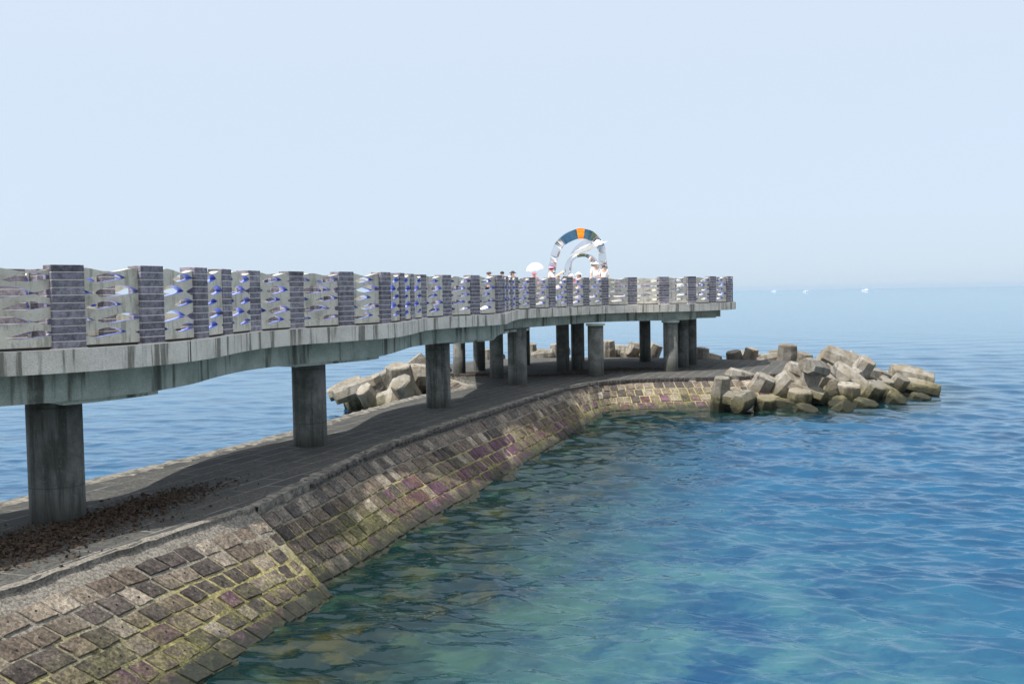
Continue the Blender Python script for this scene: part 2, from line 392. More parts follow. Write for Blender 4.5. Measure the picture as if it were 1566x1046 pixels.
# deck slab ----------------------------------------------------------------
mb = MB()
tris = tessellate_polygon([[Vector((p.x, p.y, 0)) for p in outline]])
for tr in tris:
    a = [outline[i] for i in tr]
    mb.face([(p.x, p.y, deck_z(p.y)) for p in a], 2, uv=[(p.x, p.y) for p in a])
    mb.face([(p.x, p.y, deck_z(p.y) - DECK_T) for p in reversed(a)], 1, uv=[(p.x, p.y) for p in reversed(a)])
u = 0.0
cyc = outline + [outline[0]]
for a, b in zip(cyc[:-1], cyc[1:]):
    L = (b - a).length
    za, zb = deck_z(a.y), deck_z(b.y)
    mb.face([(a.x, a.y, za - DECK_T), (b.x, b.y, zb - DECK_T), (b.x, b.y, zb), (a.x, a.y, za)], 0,
            uv=[(u, 0), (u + L, 0), (u + L, .33), (u, .33)])
    u += L
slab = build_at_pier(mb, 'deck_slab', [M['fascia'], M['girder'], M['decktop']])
# expansion joints cut as dark lines in the fascia
for i in (39, 108, 143, 188):
    mb = MB()
    p = edge_out[i]; t = (edge_out[i + 1] - edge_out[i - 1]).normalized(); n = Vector((t.y, -t.x, 0))
    rot = Matrix((t, n, Vector((0, 0, 1)))).transposed()
    mb.box(Vector((p.x, p.y, deck_z(p.y) - DECK_T / 2)) + n * .001, (.022, .012, DECK_T + .004), rot)
    build_at_pier(mb, 'expansion_joint', M['darkstone_gap_shade'])

def sweep_band(path, d0, d1, ztop, zbot, mats, name, i0=0, i1=None):
    A = offset(path, d0)[i0:i1]; B = offset(path, d1)[i0:i1]
    mb = MB(); u = 0
    for k in range(len(A) - 1):
        a, a2, b, b2 = A[k], A[k + 1], B[k], B[k + 1]
        L = (a2 - a).length
        def z(p, dz): return (p.x, p.y, deck_z(p.y) - DECK_T + dz)
        mb.face([z(a, zbot), z(a2, zbot), z(a2, ztop), z(a, ztop)], 0, uv=[(u, 0), (u + L, 0), (u + L, .45), (u, .45)])
        mb.face([z(b2, zbot), z(b, zbot), z(b, ztop), z(b2, ztop)], 0, uv=[(u + L, 0), (u, 0), (u, .45), (u + L, .45)])
        mb.face([z(b, zbot), z(b2, zbot), z(a2, zbot), z(a, zbot)], 0, uv=[(u, 1), (u + L, 1), (u + L, 0), (u, 0)])
        u += L
    for k in (0, len(A) - 1):
        a, b = A[k], B[k]
        mb.face([z(a, zbot), z(b, zbot), z(b, ztop), z(a, ztop)], 0, uv=[(0, 0), (1, 0), (1, .4), (0, .4)])
    return build_at_pier(mb, name, mats)
G_END = (NF - 6) * 6
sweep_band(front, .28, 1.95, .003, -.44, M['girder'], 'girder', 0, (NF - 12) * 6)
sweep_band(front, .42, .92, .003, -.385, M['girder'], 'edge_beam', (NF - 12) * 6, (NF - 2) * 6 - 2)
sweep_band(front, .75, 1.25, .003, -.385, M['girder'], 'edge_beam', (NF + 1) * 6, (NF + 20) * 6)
# deepened stretches of the girder by each column
for i0, i1 in ((30, 39), (61, 74), (99, 116), (128, 140)):
    sweep_band(front, .33, 1.9, -.41, -.50, M['girder'], 'girder_haunch', i0, i1)
# cross beams under the round head
def beam(a, b, w, z0, z1, name='cross_beam'):
    a = Vector((*a, 0)); b = Vector((*b, 0)); t = (b - a).normalized(); n = Vector((-t.y, t.x, 0)) * w / 2
    mb = MB(); L = (b - a).length
    c = [a + n, b + n, b - n, a - n]
    lo = [(p.x, p.y, deck_z(p.y) - DECK_T + z0) for p in c]; hi = [(p.x, p.y, deck_z(p.y) - DECK_T + z1) for p in c]
    mb.face(list(reversed(lo)), 0, uv=[(0, 0), (L, 0), (L, .4), (0, .4)])
    for i in range(4):
        j = (i + 1) % 4
        mb.face([lo[i], lo[j], hi[j], hi[i]], 0, uv=[(0, 0), (L, 0), (L, .4), (0, .4)])
    build_at_pier(mb, name, M['girder'])
beam((-1.9, 44.4), (9.35, 45.9), .45, -.37, .002)
beam((-.9, 47.6), (9.9, 47.4), .45, -.36, .002)
beam((1.9, 50.4), (9.3, 49.9), .45, -.355, .002)

# columns -------------------------------------------------------------------
ZB = lambda y: 1.29 if y < 33 else max(1.1, 1.29 - (y - 33) * .04)
def column(x, y, r, cap=False, hexa=False):
    zt = deck_z(y) - DECK_T - .40; zb = ZB(y) - .12
    mb = MB(); n = 40
    for i in range(n):
        a0, a1 = 2 * math.pi * i / n, 2 * math.pi * (i + 1) / n
        P = [(x + r * math.cos(a), y + r * math.sin(a)) for a in (a0, a1)]
        mb.face([(*P[0], zb), (*P[1], zb), (*P[1], zt), (*P[0], zt)], 0,
                uv=[(a0 * r + x, zb), (a1 * r + x, zb), (a1 * r + x, zt), (a0 * r + x, zt)])
    mb.face([(x + r * math.cos(2 * math.pi * i / n), y + r * math.sin(2 * math.pi * i / n), zt) for i in range(n)])
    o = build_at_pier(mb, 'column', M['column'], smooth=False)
    for p in o.data.polygons:
        p.use_smooth = abs(p.normal.z) < .5
    if cap:
        c = MB(); rr = r + .07
        c.rings([[(x + rr * math.cos(2 * math.pi * i / n), y + rr * math.sin(2 * math.pi * i / n), z) for i in range(n)] for z in (zt - .08, zt + .003)])
        c.v = [pier_loc(v) for v in c.v]
        c.build('column_cap', M['girder'], o)
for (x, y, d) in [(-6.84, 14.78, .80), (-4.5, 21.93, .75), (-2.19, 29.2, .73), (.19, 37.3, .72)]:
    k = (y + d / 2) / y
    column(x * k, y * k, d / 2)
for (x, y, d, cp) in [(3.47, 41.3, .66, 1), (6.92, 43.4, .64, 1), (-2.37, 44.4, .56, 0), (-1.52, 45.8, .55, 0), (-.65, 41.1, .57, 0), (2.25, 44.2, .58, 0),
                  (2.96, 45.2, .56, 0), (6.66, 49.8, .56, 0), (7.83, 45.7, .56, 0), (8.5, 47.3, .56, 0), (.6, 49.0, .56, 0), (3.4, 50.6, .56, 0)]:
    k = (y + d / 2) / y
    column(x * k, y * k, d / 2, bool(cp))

# railing -------------------------------------------------------------------
PW, PD, PH = .47, .27, 1.20
def post_mesh(seed):
    rd = random.Random(seed); mb = MB()
    n = 11; h = PH / n
    mb.box((0, PD / 2, PH / 2 - .005), (PW - .016, PD - .016, PH - .01), m=1)
    for i in range(n):
        k = rd.uniform(.75, 1.25)
        base = (.125, .117, .140) if rd.random() < .7 else (.16, .15, .17)
        t = tuple(c * k for c in base)
        mb.box((rd.uniform(-.002, .002), PD / 2 + rd.uniform(-.002, .002), i * h + h / 2 + .004), (PW, PD, h - .014), m=0, t=t, bev=.006)
    mb.box((0, PD / 2, .008), (PW + .03, PD + .03, .016), m=1)
    return mb.mesh('post', [M['brick'], M['mortar']])
PL, PT = .96, .12
def panel_mesh(seed, flip):
    """one carved slab: six wavy bands with lens-shaped openings between them"""
    rd = random.Random(seed)
    n = 34
    xs = [i / n for i in range(n + 1)]
    rows = []
    for j in range(5):
        zc = .205 + j * .20
        odd = j % 2 == 0
        per = .86
        c0 = (.70 if odd else .34) + rd.uniform(-.05, .05)
        hl = (.33 if odd else .43) * rd.uniform(.85, 1.08)
        amp = (.055 if odd else .071) * rd.uniform(.8, 1.12)
        if flip: c0 = c0 - .30 if odd else c0 + .28
        sk = rd.uniform(.004, .02)
        lo, hi = [], []
        for x in xs:
            h = 0
            for c in (c0 - per, c0, c0 + per):
                q = abs(x - c) / hl
                if q < 1: h = max(h, amp * (1 - q * q) ** .95)
            w = .018 * math.sin(2 * math.pi * (x - c0) / per + .6) + sk * (x - .5)
            lo.append(zc + w - h); hi.append(zc + w + h * 1.05)
        rows.append((lo, hi))
    bot = [.04] * (n + 1)
    ph = rd.uniform(-.4, .4) + (1.4 if flip else 0)
    top = [1.125 + .028 * math.sin(2 * math.pi * x / .9 + ph) for x in xs]
    curves = [bot]
    for lo, hi in rows: curves += [lo, hi]
    curves.append(top)
    mb = MB()
    X = [(x - .5) * PL for x in xs]
    y0, y1 = 0.0, PT
    for b in range(6):
        lo, hi = curves[2 * b], curves[2 * b + 1]
        for i in range(n):
            mb.face([(X[i], y0, lo[i]), (X[i + 1], y0, lo[i + 1]), (X[i + 1], y0, hi[i + 1]), (X[i], y0, hi[i])], 0)
            mb.face([(X[i + 1], y1, lo[i + 1]), (X[i], y1, lo[i]), (X[i], y1, hi[i]), (X[i + 1], y1, hi[i + 1])], 0)
            for cu, other, mt, up in ((lo, curves[2 * b - 1] if b else None, 1 if b else 0, False), (hi, curves[2 * b + 2] if b < 5 else None, 1 if b < 5 else 0, True)):
                if other is not None and abs(cu[i] - other[i]) < 1e-6 and abs(cu[i + 1] - other[i + 1]) < 1e-6: continue
                q = [(X[i], y0, cu[i]), (X[i + 1], y0, cu[i + 1]), (X[i + 1], y1, cu[i + 1]), (X[i], y1, cu[i])]
                mb.face(q if up else list(reversed(q)), mt)
        for i, fl in ((0, 1), (n, 0)):
            q = [(X[i], y0, lo[i]), (X[i], y0, hi[i]), (X[i], y1, hi[i]), (X[i], y1, lo[i])]
            mb.face(q if fl else list(reversed(q)), 0)
    mb.face([(X[0], .03, -.01), (X[n], .03, -.01), (X[n], .03, .05), (X[0], .03, .05)], 2)  # dark strips, front and back, paint the shadow of the gap below the panel
    mb.face([(X[n], .09, -.01), (X[0], .09, -.01), (X[0], .09, .05), (X[n], .09, .05)], 2)
    me = mb.mesh('panel', [M['panel'], M['reveal'], M['darkstone_gap_shade']], merge=False)
    return me
post_meshes = [post_mesh(s) for s in range(5)]
panel_meshes = [panel_mesh(20 + s, s % 2) for s in range(6)]

def railing(pts, name, label, inward=1):
    root = empty(name, (pts[0].x, pts[0].y, deck_z(pts[0].y)), label=label, cat='railing', group='railings of the pier')
    base = root.location
    def place(nm, me, p, t, sc=1.0):
        o = link_mesh(nm, me, root)
        n = Vector((-t.y, t.x, 0)) * inward
        mat = Matrix((t * inward if inward < 0 else t, n, Vector((0, 0, 1)))).transposed().to_4x4()
        if inward < 0: mat = Matrix((-t, n, Vector((0, 0, 1)))).transposed().to_4x4()
        mat = Matrix.Translation(p - base) @ mat @ Matrix.Diagonal((sc, 1, 1, 1))
        o.matrix_local = mat
        return o
    for i, p in enumerate(pts):
        t = (pts[min(i + 1, len(pts) - 1)] - pts[max(i - 1, 0)]).normalized()
        place('post', post_meshes[(i * 3) % 5], Vector((p.x, p.y, deck_z(p.y) - .004)), t)
        if i + 1 < len(pts):
            q = pts[i + 1]; tt = (q - p).normalized(); m = (p + q) / 2
            n = Vector((-tt.y, tt.x, 0)) * inward
            place('panel', panel_meshes[i % 6], Vector((m.x, m.y, deck_z(m.y))) + n * .028, tt, ((q - p).length - PW + .05) / PL)
    return root
sea = [Vector((*p, 0)) for p in POSTS + HEAD]
railing(sea, 'pier_railing', 'carved stone railing with brick posts along the near walkway edge and round its end')
rp = [rear[i] for i in range(0, len(rear), 6)]
railing(rp, 'pier_railing', 'far railing of the narrow walkway, seen only through the openings of the near one', -1)

# ------------------------------------------------------------------ breakwater
# matched points: top edge (x, y, z)  ->  waterline (x, y)
SEC1 = [((-8.3, 5.0, 1.29), (-6.35, 4.4)), ((-5.92, 11.28, 1.29), (-3.98, 11.3)), ((-5.2, 13.25, 1.29), (-3.36, 13.4)), ((-4.14, 15.72, 1.29), (-2.82, 15.14))]
SEC2 = [((-4.14, 15.72, 1.29), (-3.12, 15.6)), ((-3.72, 17.78, 1.29), (-2.45, 17.55)), ((-3.13, 20.97, 1.29), (-1.72, 20.2)), ((-2.16, 24.17, 1.29), (-.72, 23.1)),
        ((-.65, 28.32, 1.29), (.45, 27.2)), ((.35, 31.3, 1.27), (1.35, 30.2)), ((1.2, 33.9, 1.22), (2.1, 32.8)), ((2.0, 36.4, 1.17), (2.72, 35.0)),
        ((3.3, 38.9, 1.12), (3.45, 37.2)), ((4.4, 39.9, 1.1), (4.5, 37.95)), ((5.79, 40.35, 1.1), (5.9, 38.15)), ((7.4, 40.45, 1.1), (7.6, 38.3)), ((9.72, 40.75, 1.1), (10.0, 38.6)),
        ((10.95, 41.65, 1.1), (12.2, 39.6)), ((12.41, 43.11, 1.1), (14.2, 41.6)), ((13.66, 45.18, 1.1), (15.6, 44.6)), ((14.18, 47.21, 1.1), (16.1, 47.4)), ((13.4, 49.0, 1.1), (15.1, 50.2)),
        ((11.47, 50.29, 1.1), (12.6, 52.0)), ((7.54, 52.9, 1.1), (8.2, 54.8)), ((4.0, 54.0, 1.1), (4.2, 56.0)), ((.59, 54.19, 1.1), (.2, 56.1)), ((-1.6, 53.0, 1.1), (-2.6, 54.8)),
        ((-3.5, 50.0, 1.1), (-5.2, 50.9)), ((-4.08, 46.4, 1.1), (-5.9, 45.9)), ((-2.67, 43.12, 1.1), (-4.4, 42.2)), ((-1.9, 40.4, 1.14), (-3.7, 39.6)), ((-1.35, 38.3, 1.19), (-3.2, 38.5)),
        ((-2.35, 34.6, 1.24), (-4.0, 35.2)), ((-3.12, 32.75, 1.29), (-4.7, 33.2)), ((-4.3, 29.02, 1.29), (-5.8, 29.4)), ((-5.44, 24.57, 1.29), (-6.9, 25.0)), ((-6.5, 21.59, 1.29), (-8.0, 22.1)),
        ((-7.86, 18.09, 1.29), (-9.3, 18.7)), ((-8.51, 16.32, 1.29), (-10.0, 17.0)), ((-10.6, 11.0, 1.29), (-12.1, 11.6)), ((-12.6, 5.0, 1.29), (-14.1, 5.6))]
breakwater = empty('breakwater', (-4.14, 15.72, 0), label='dressed stone breakwater with a sloping block face rising from the water', cat='breakwater')
def build_at_bw(mb, name, mats, **k):
    b = breakwater.location
    mb.v = [(v[0] - b.x, v[1] - b.y, v[2] - b.z) for v in mb.v]
    return mb.build(name, mats, breakwater, **k)

def smooth_pairs(sec, n):
    T = catmull([p[0] for p in sec], n); W = catmull([(*p[1], 0) for p in sec], n)
    return T, W
T1, W1 = smooth_pairs(SEC1, 8)
T2, W2 = smooth_pairs(SEC2, 8)
STEP = .13
for p in T1: p.z -= 0
def step_of(T): return .045 if T is T1 else STEP
# paved top
ring = [Vector(p) for p in T1[:-1]] + T2
mb = MB()
for tr in tessellate_polygon([[Vector((p.x, p.y, 0)) for p in ring]]):
    mb.face([ring[i] for i in tr], 0)
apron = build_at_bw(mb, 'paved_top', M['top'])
# sloping bedding sheet under the stones, carried on below the water, with the little step at its top
mb = MB()
def slope_pt(T, W, t, lift=0.0):
    top = Vector((T.x, T.y, T.z - STEP)); p = top.lerp(Vector((W.x, W.y, 0)), t)
    d = (Vector((W.x, W.y, 0)) - top)
    return p, d
for T, W in ((T1, W1), (T2, W2)):
    TT = T
    for a, b, c, d in zip(T[:-1], T[1:], W[:-1], W[1:]):
        p0, p1 = a - Vector((0, 0, step_of(TT))), b - Vector((0, 0, step_of(TT)))
        mb.face([p0, p1, b, a], 1)
        q0, q1 = p0.lerp(c, 1.75), p1.lerp(d, 1.75)
        mb.face([q0, q1, p1, p0], 0)
a = T1[-1] - Vector((0, 0, STEP))
mb.face([a, a.lerp(W1[-1], 1.75), a.lerp(W1[-1], 1.75) + Vector((-1.5, .6, 0)), a + Vector((-.35, .1, -.1))], 0)
build_at_bw(mb, 'bedding', [M['joint'], M['coping']], merge=False)

# the course of dark stones under the coping, and the thin broken line it makes further back
def dark_course(mb, T, i0, i1, w, h, seed):
    rd = random.Random(seed)
    P = T[i0:i1]
    for a, b in zip(P[:-1], P[1:]):
        L = (b - a).length; t = (b - a).normalized(); n = Vector((-t.y, t.x, 0)); k = max(1, round(L / w))
        rot = Matrix((t, n, Vector((0, 0, 1)))).transposed()
        for q in range(k):
            if rd.random() < .08: continue
            c = a.lerp(b, (q + .5) / k) - n * (.03 + rd.uniform(0, .03)) - Vector((0, 0, STEP * .55))
            mb.box(c, (L / k - rd.uniform(.03, .07), .12, h * rd.uniform(.8, 1.1)), rot, m=2, bev=.012)

def stone_tint(rd, row, near, y):
    r = rd.random(); q = rd.random()
    pp = 0 if row < .3 else (.30 if near else (.22 if y < 19 else (.78 if y < 36 else .5))) * min(1, (row - .3) * 3.2)
    if q < pp: c = (.076, .041, .064) if r < .85 else (.095, .052, .056)
    elif r < (.42 if near else .22): c = (.052, .045, .042)
    elif r < .72: c = (.102, .084, .068)
    elif r < .92: c = (.142, .124, .100)
    else: c = (.20, .18, .15)
    k = rd.uniform(.8, 1.22) * 1.22
    return tuple(x * k for x in c)

def lay_stones(T, W, rows, width, name, near=False, t0=.02, rough=.012, span=None, tmax=1.16, holes=False, greyer=False, gap=.035, course=()):
    rd = random.Random(len(T) + rows + int(width * 100))
    cum = [0.0]
    for k in range(len(T) - 1):
        cum.append(cum[-1] + ((T[k + 1] - T[k]).length + (W[k + 1] - W[k]).length) / 2)
    def at(s, t):
        s = min(max(s, 0), cum[-1] - 1e-4)
        k = 0
        lo, hi = 0, len(cum) - 2
        while lo < hi:
            m = (lo + hi + 1) // 2
            if cum[m] <= s: lo = m
            else: hi = m - 1
        k = lo; f = (s - cum[k]) / (cum[k + 1] - cum[k])
        a = T[k].lerp(T[k + 1], f) - Vector((0, 0, step_of(T))); b = W[k].lerp(W[k + 1], f)
        return a.lerp(b, t)
    mb = MB()
    s_lo, s_hi = span or (0, cum[-1])
    for r in range(rows):
        ta, tb = t0 + (tmax - t0) * r / rows, t0 + (tmax - t0) * (r + 1) / rows
        s = s_lo + rd.uniform(0, width * .6)
        while s < s_hi - width * .5:
            w = width * rd.uniform(.78, 1.25)
            if s + w > s_hi: w = s_hi - s
            g = gap * rd.uniform(.7, 1.5) / 2; gt = g / 2.0
            j = lambda: rd.uniform(-rough, rough)
            c = [at(s + g + j(), tb - gt + j() * .6), at(s + w - g + j(), tb - gt + j() * .6), at(s + w - g + j(), ta + gt + j() * .6), at(s + g + j(), ta + gt + j() * .6)]
            n = (c[1] - c[0]).cross(c[3] - c[0]).normalized()
            if n.z < 0: n = -n
            h = rd.uniform(.006, .032)
            t = stone_tint(rd, (r + .5) / rows, near, c[0].y)
            if greyer and r == 0: t = tuple(.7 * x + .3 * .15 for x in t)
            ctr = sum(c, Vector()) / 4
            tops = [p.lerp(ctr, .045) + n * (h + rd.uniform(-.006, .006)) for p in c]
            # a slightly chipped outline: three extra points per side
            lowr, topr = [], []
            for i in range(4):
                k = (i + 1) % 4
                for f in (0, .33, .67):
                    e = rd.uniform(-.012, .007) if f else rd.uniform(-.01, .004)
                    lp = c[i].lerp(c[k], f); tp = tops[i].lerp(tops[k], f)
                    tp = tp + (tp - ctr).normalized() * e + n * rd.uniform(-.006, .004)
                    lowr.append(lp - n * .03); topr.append(tp)
            K = len(topr)
            for i in range(K):
                k = (i + 1) % K
                mb.face([lowr[i], lowr[k], topr[k], topr[i]], 0, t)
            top_c = ctr + n * (h + rd.uniform(0, .012))
            for i in range(K):
                mb.face([topr[i], topr[(i + 1) % K], top_c], 0, t)
            if holes and rd.random() < .62 and tb < .95:
                rr = rd.uniform(.009, .018); uu = (c[1] - c[0]).normalized(); vv = n.cross(uu)
                o = top_c + n * .0015 + uu * rd.uniform(-.05, .05) + vv * rd.uniform(-.05, .05)
                mb.rings([[o + (uu * math.cos(a * .7854) + vv * math.sin(a * .7854)) * rr + n * dz for a in range(8)] for dz in (-.03, .003)], 1)  # black discs on the face paint the dark inside of drill holes
            s += w
    for a_ in course: dark_course(mb, *a_)
    build_at_bw(mb, name, [M['stone'], M['hole'], M['darkstone_gap_shade']])
lay_stones(T1, W1, 7, .36, 'stone_facing', True, .11, .018, tmax=1.15, holes=True, gap=.034)
n_front = 8 * 16
lay_stones(T2[:8 * 7 + 1], W2[:8 * 7 + 1], 6, .35, 'stone_facing', False, .04, .012, greyer=True, gap=.032, course=[(T2, 8, 8 * 8, .16, .075, 5)])
lay_stones(T2[8 * 7:n_front], W2[8 * 7:n_front], 5, .38, 'stone_facing', False, .03, .010, gap=.04, course=[(T2, 8 * 8, n_front + 2, .34, .15, 3)])
lay_stones(T2[n_front:8 * 27 + 1], W2[n_front:8 * 27 + 1], 4, .5, 'stone_facing', False, .04, .012)
# concrete kerb: the uneven coping that edges the paved top
def kerb(T, i0, i1, w0, w1, zlift, name, mat, rough=.02, seed=1):
    rd = random.Random(seed); mb = MB()
    P = T[i0:i1]; fine = []
    for a, b in zip(P[:-1], P[1:]):
        m = max(1, int((b - a).length / .16))
        fine += [a.lerp(b, k / m) for k in range(m)]
    fine.append(P[-1])
    prev = None
    for i, p in enumerate(fine):
        t = (fine[min(i + 1, len(fine) - 1)] - fine[max(i - 1, 0)]).normalized(); n = Vector((-t.y, t.x, 0))
        o = [p + n * (w0 + rd.uniform(-rough, rough)) + Vector((0, 0, -STEP * 1.1)), p + n * (w0 + rd.uniform(-rough, rough)) + Vector((0, 0, zlift + rd.uniform(-.012, .012))),
             p + n * (w1 * .5) + Vector((0, 0, zlift + rd.uniform(-.008, .014))), p + n * (w1 + rd.uniform(-rough, rough) * 2) + Vector((0, 0, .004))]
        if prev:
            for k in range(3): mb.face([prev[k], o[k], o[k + 1], prev[k + 1]], 0)
        prev = o
    build_at_bw(mb, name, mat)
kerb(T1, 0, len(T1), -.02, .16, .004, 'kerb', M['joint'], .022, 3)
kerb(T2, 0, 8 * 7, -.03, .20, .004, 'kerb', M['coping'], .03, 4)
kerb(T2, 8 * 27, len(T2), -.05, .30, .02, 'kerb', M['coping'], .05, 5)
# fallen leaves swept round the first column and under the head
def litter(name, label, spots, count, seed):
    rd = random.Random(seed); mb = MB()
    for _ in range(count):
        (cx, cy, ax, ay, rot) = rd.choice(spots)
        u, v = rd.gauss(0, .45) * ax, rd.gauss(0, .45) * ay
        x = cx + u * math.cos(rot) - v * math.sin(rot); y = cy + u * math.sin(rot) + v * math.cos(rot)
        z = ZB(y) + .006 + abs(rd.gauss(0, .012))
        l = rd.uniform(.02, .05); w = l * rd.uniform(.35, .6)
        q = Quaternion((rd.gauss(0, .5), rd.gauss(0, .5), 1), rd.uniform(0, 6.28)) @ Quaternion((1, 0, 0), rd.gauss(0, .5))
        p = [Vector((-l, 0, 0)), Vector((0, -w, .006)), Vector((l, 0, 0)), Vector((0, w, .006))]
        k = rd.uniform(.5, 1.7)
        mb.face([Vector((x, y, z)) + q @ e for e in p], 0, (k, k, k))
    mb.build(name, M['litter'], merge=False, label=label, cat='leaf litter', kind='stuff')
litter('leaf_litter', 'drift of brown dead leaves swept around the foot of the nearest column', [(-6.3, 14.7, 1.5, .7, R(52)), (-7.0, 13.4, 1.7, .8, R(58)), (-6.1, 15.6, 1.4, .5, R(52)), (-6.5, 14.1, 1.3, .9, R(60)), (-5.9, 16.6, 1.6, .5, R(60)), (-6.6, 13.0, 1.2, .9, R(60))], 5200, 3)
litter('leaf_litter', 'brown dead leaves lying in the shade beneath the round end of the walkway', [(-1.6, 43.3, 1.6, .8, .2), (1.5, 42.6, 3.5, .7, .3), (5, 45, 3, 1, .1)], 3500, 4)

# ------------------------------------------------------------------ concrete armour blocks
def dolos_mesh(seed):
    rd = random.Random(seed); mb = MB()
    L, S = 1.95, 1.15
    def octo(c, u, v, w, h):
        k = .30
        return [c + u * (w / 2 * a) + v * (h / 2 * b) for a, b in ((1, -1 + 2 * k), (1, 1 - 2 * k), (1 - 2 * k, 1), (-1 + 2 * k, 1), (-1, 1 - 2 * k), (-1, -1 + 2 * k), (-1 + 2 * k, -1), (1 - 2 * k, -1))]
    X, Y, Z = Vector((1, 0, 0)), Vector((0, 1, 0)), Vector((0, 0, 1))
    def limb(c, d, u, v):
        secs = ((-1, .80, .60), (-.96, .86, .66), (-.25, 1.0, .80), (.25, 1.0, .80), (.96, .86, .66), (1, .80, .60))
        mb.rings([octo(c + d * (L / 2 * f), u, v, w, h) for f, w, h in secs])
    limb(Vector((0, 0, -L / 2)), Z, X, Y)                      # fluke whose upper end is the object's origin
    limb(Vector((0, S, -L / 2)), X, Z, Y)                      # the crossed fluke
    mb.rings([octo(Vector((0, S * f, -L / 2)), X, Z, .84, .84) for f in (.1, .9)])
    me = mb.mesh('armour_block', M['block'])
    bm = bmesh.new(); bm.from_mesh(me)
    bmesh.ops.subdivide_edges(bm, edges=[e for e in bm.edges if e.calc_length() > .45], cuts=2, use_grid_fill=True)
    for v in bm.verts: v.co += Vector((rd.uniform(-1, 1), rd.uniform(-1, 1), rd.uniform(-1, 1))) * .012
    bm.to_mesh(me); bm.free()
    return me
dolos = [dolos_mesh(s) for s in range(4)]
GROUPS = {'R': 'armour blocks heaped at the right-hand end of the breakwater', 'L': 'armour blocks heaped on the far side behind the columns', 'B': 'armour blocks standing along the back of the breakwater head'}
for i, (g, p, a, s, sc, label) in enumerate(BLOCKS):
    a = Vector(a).normalized(); s = Vector(s); s = (s - a * s.dot(a)).normalized(); x = s.cross(a)
    o = link_mesh('armour_block', dolos[i % 4], label=label, cat='armour block', group=GROUPS[g])
    o.matrix_world = Matrix.Translation(p) @ Matrix((x, s, a)).transposed().to_4x4() @ Matrix.Scale(sc, 4)

# ------------------------------------------------------------------ sculpture
sx, sy = 3.1, 46.0
sz = deck_z(46)
sculpt = empty('sculpture', (sx, sy, sz), label='tall polished steel arch sculpture with an orange panel and a slanting blade', cat='sculpture')
def zp(X, Y): return Vector(((X / 11.62 + 820 - 886) * .0302, 0, 4.6 + (447.9 - (Y / 11.62 + 340)) * .0302 - sz))
def ribbon(pts, ws, dp, name, mat=None, twist=None, i0=None, i1=None, y=0.0, grow=0.0, seg=5):
    P = catmull([zp(*p) for p in pts], seg); n = len(P) - 1
    def lerp(arr, f):
        f *= len(arr) - 1; k = min(int(f), len(arr) - 2); return arr[k] + (arr[k + 1] - arr[k]) * (f - k)
    rings = []
    for i, p in enumerate(P):
        f = i / n
        t = (P[min(i + 1, n)] - P[max(i - 1, 0)]).normalized()
        r = Vector((-t.z, 0, t.x)); d = Vector((0, 1, 0))
        tw = lerp(twist, f) if twist else 0
        r2 = r * math.cos(tw) + d * math.sin(tw); d2 = d * math.cos(tw) - r * math.sin(tw)
        w = lerp(ws, f) / 2 + grow; h = lerp(dp, f) / 2 + grow
        c = p + Vector((0, y, 0))
        rings.append([c + r2 * w - d2 * h, c + r2 * w + d2 * h, c - r2 * w + d2 * h, c - r2 * w - d2 * h])
    rings = rings[i0:i1]
    mb = MB(); mb.rings(rings)
    return mb.build(name, mat or M['chrome'], sculpt)
arch = [(292, 1060), (300, 900), (315, 760), (350, 600), (410, 450), (490, 340), (610, 260), (760, 208), (880, 208), (1000, 245), (1100, 330), (1180, 450), (1200, 560), (1205, 700), (1205, 860), (1200, 1060)]
aw = [.26, .27, .28, .31, .34, .40, .44, .45, .45, .44, .38, .30, .32, .36, .38, .38]
ad = [.30, .30, .30, .28, .26, .24, .22, .20, .20, .20, .22, .24, .26, .30, .30, .30]
atw = [.2, -.2, -.3, .35, .4, -.16, -.2, -.1, -.1, -.1, -.25, .3, -.2, -.25, .35, .3]
ribbon(arch, aw, ad, 'arch', twist=atw)
ribbon(arch, aw, ad, 'orange_panel', M['orange'], twist=atw, i0=35, i1=41, grow=.012)
ribbon([(565, 1060), (575, 930), (600, 780), (645, 660), (760, 600), (900, 585), (1000, 625), (1065, 720), (1095, 850), (1110, 1060)], [.30, .28, .24, .20, .14, .14, .20, .26, .26, .24], [.3, .3, .28, .26, .24, .24, .24, .26, .28, .3], 'inner_arch', twist=[.5, .5, .4, .2, 0, 0, -.3, -.5, -.5, -.4], y=.25)
ribbon([(640, 560), (760, 455), (880, 385), (1000, 335), (1090, 320)], [.02, .18, .26, .26, .16], [.1, .2, .24, .24, .2], 'crescent', twist=[.2, .3, .3, .2, .1], y=.05)
mb = MB()
pa, pb = zp(598, 612), zp(1295, 345)
ax = (pb - pa).normalized(); up = Vector((-ax.z, 0, ax.x)); tilt = (Vector((0, -1, 0)) * .93 + up * .36).normalized(); nn = ax.cross(tilt)
if nn.z < 0: nn = -nn
Lb = (pb - pa).length; mid = []
top, low, rim = [], [], []
nB = 24
rim_f = [pa.lerp(pb, i / nB) - tilt * -.20 * math.sin(math.pi * i / nB) for i in range(nB + 1)]
rim_b = [pa.lerp(pb, i / nB) - tilt * .24 * math.sin(math.pi * i / nB) for i in range(nB + 1)]
crest = [pa.lerp(pb, i / nB) + nn * .03 * math.sin(math.pi * i / nB) for i in range(nB + 1)]
keel = [pa.lerp(pb, i / nB) - nn * .06 * math.sin(math.pi * i / nB) for i in range(nB + 1)]
for i in range(nB):
    for A, B in ((rim_f, crest), (crest, rim_b), (rim_b, keel), (keel, rim_f)):
        mb.face([A[i], A[i + 1], B[i + 1], B[i]])
mb.v = [(v[0], v[1] - .25, v[2]) for v in mb.v]
M['satin'] = simple('brushed_steel', (.80, .81, .83), .32, 1.0, var=.03)
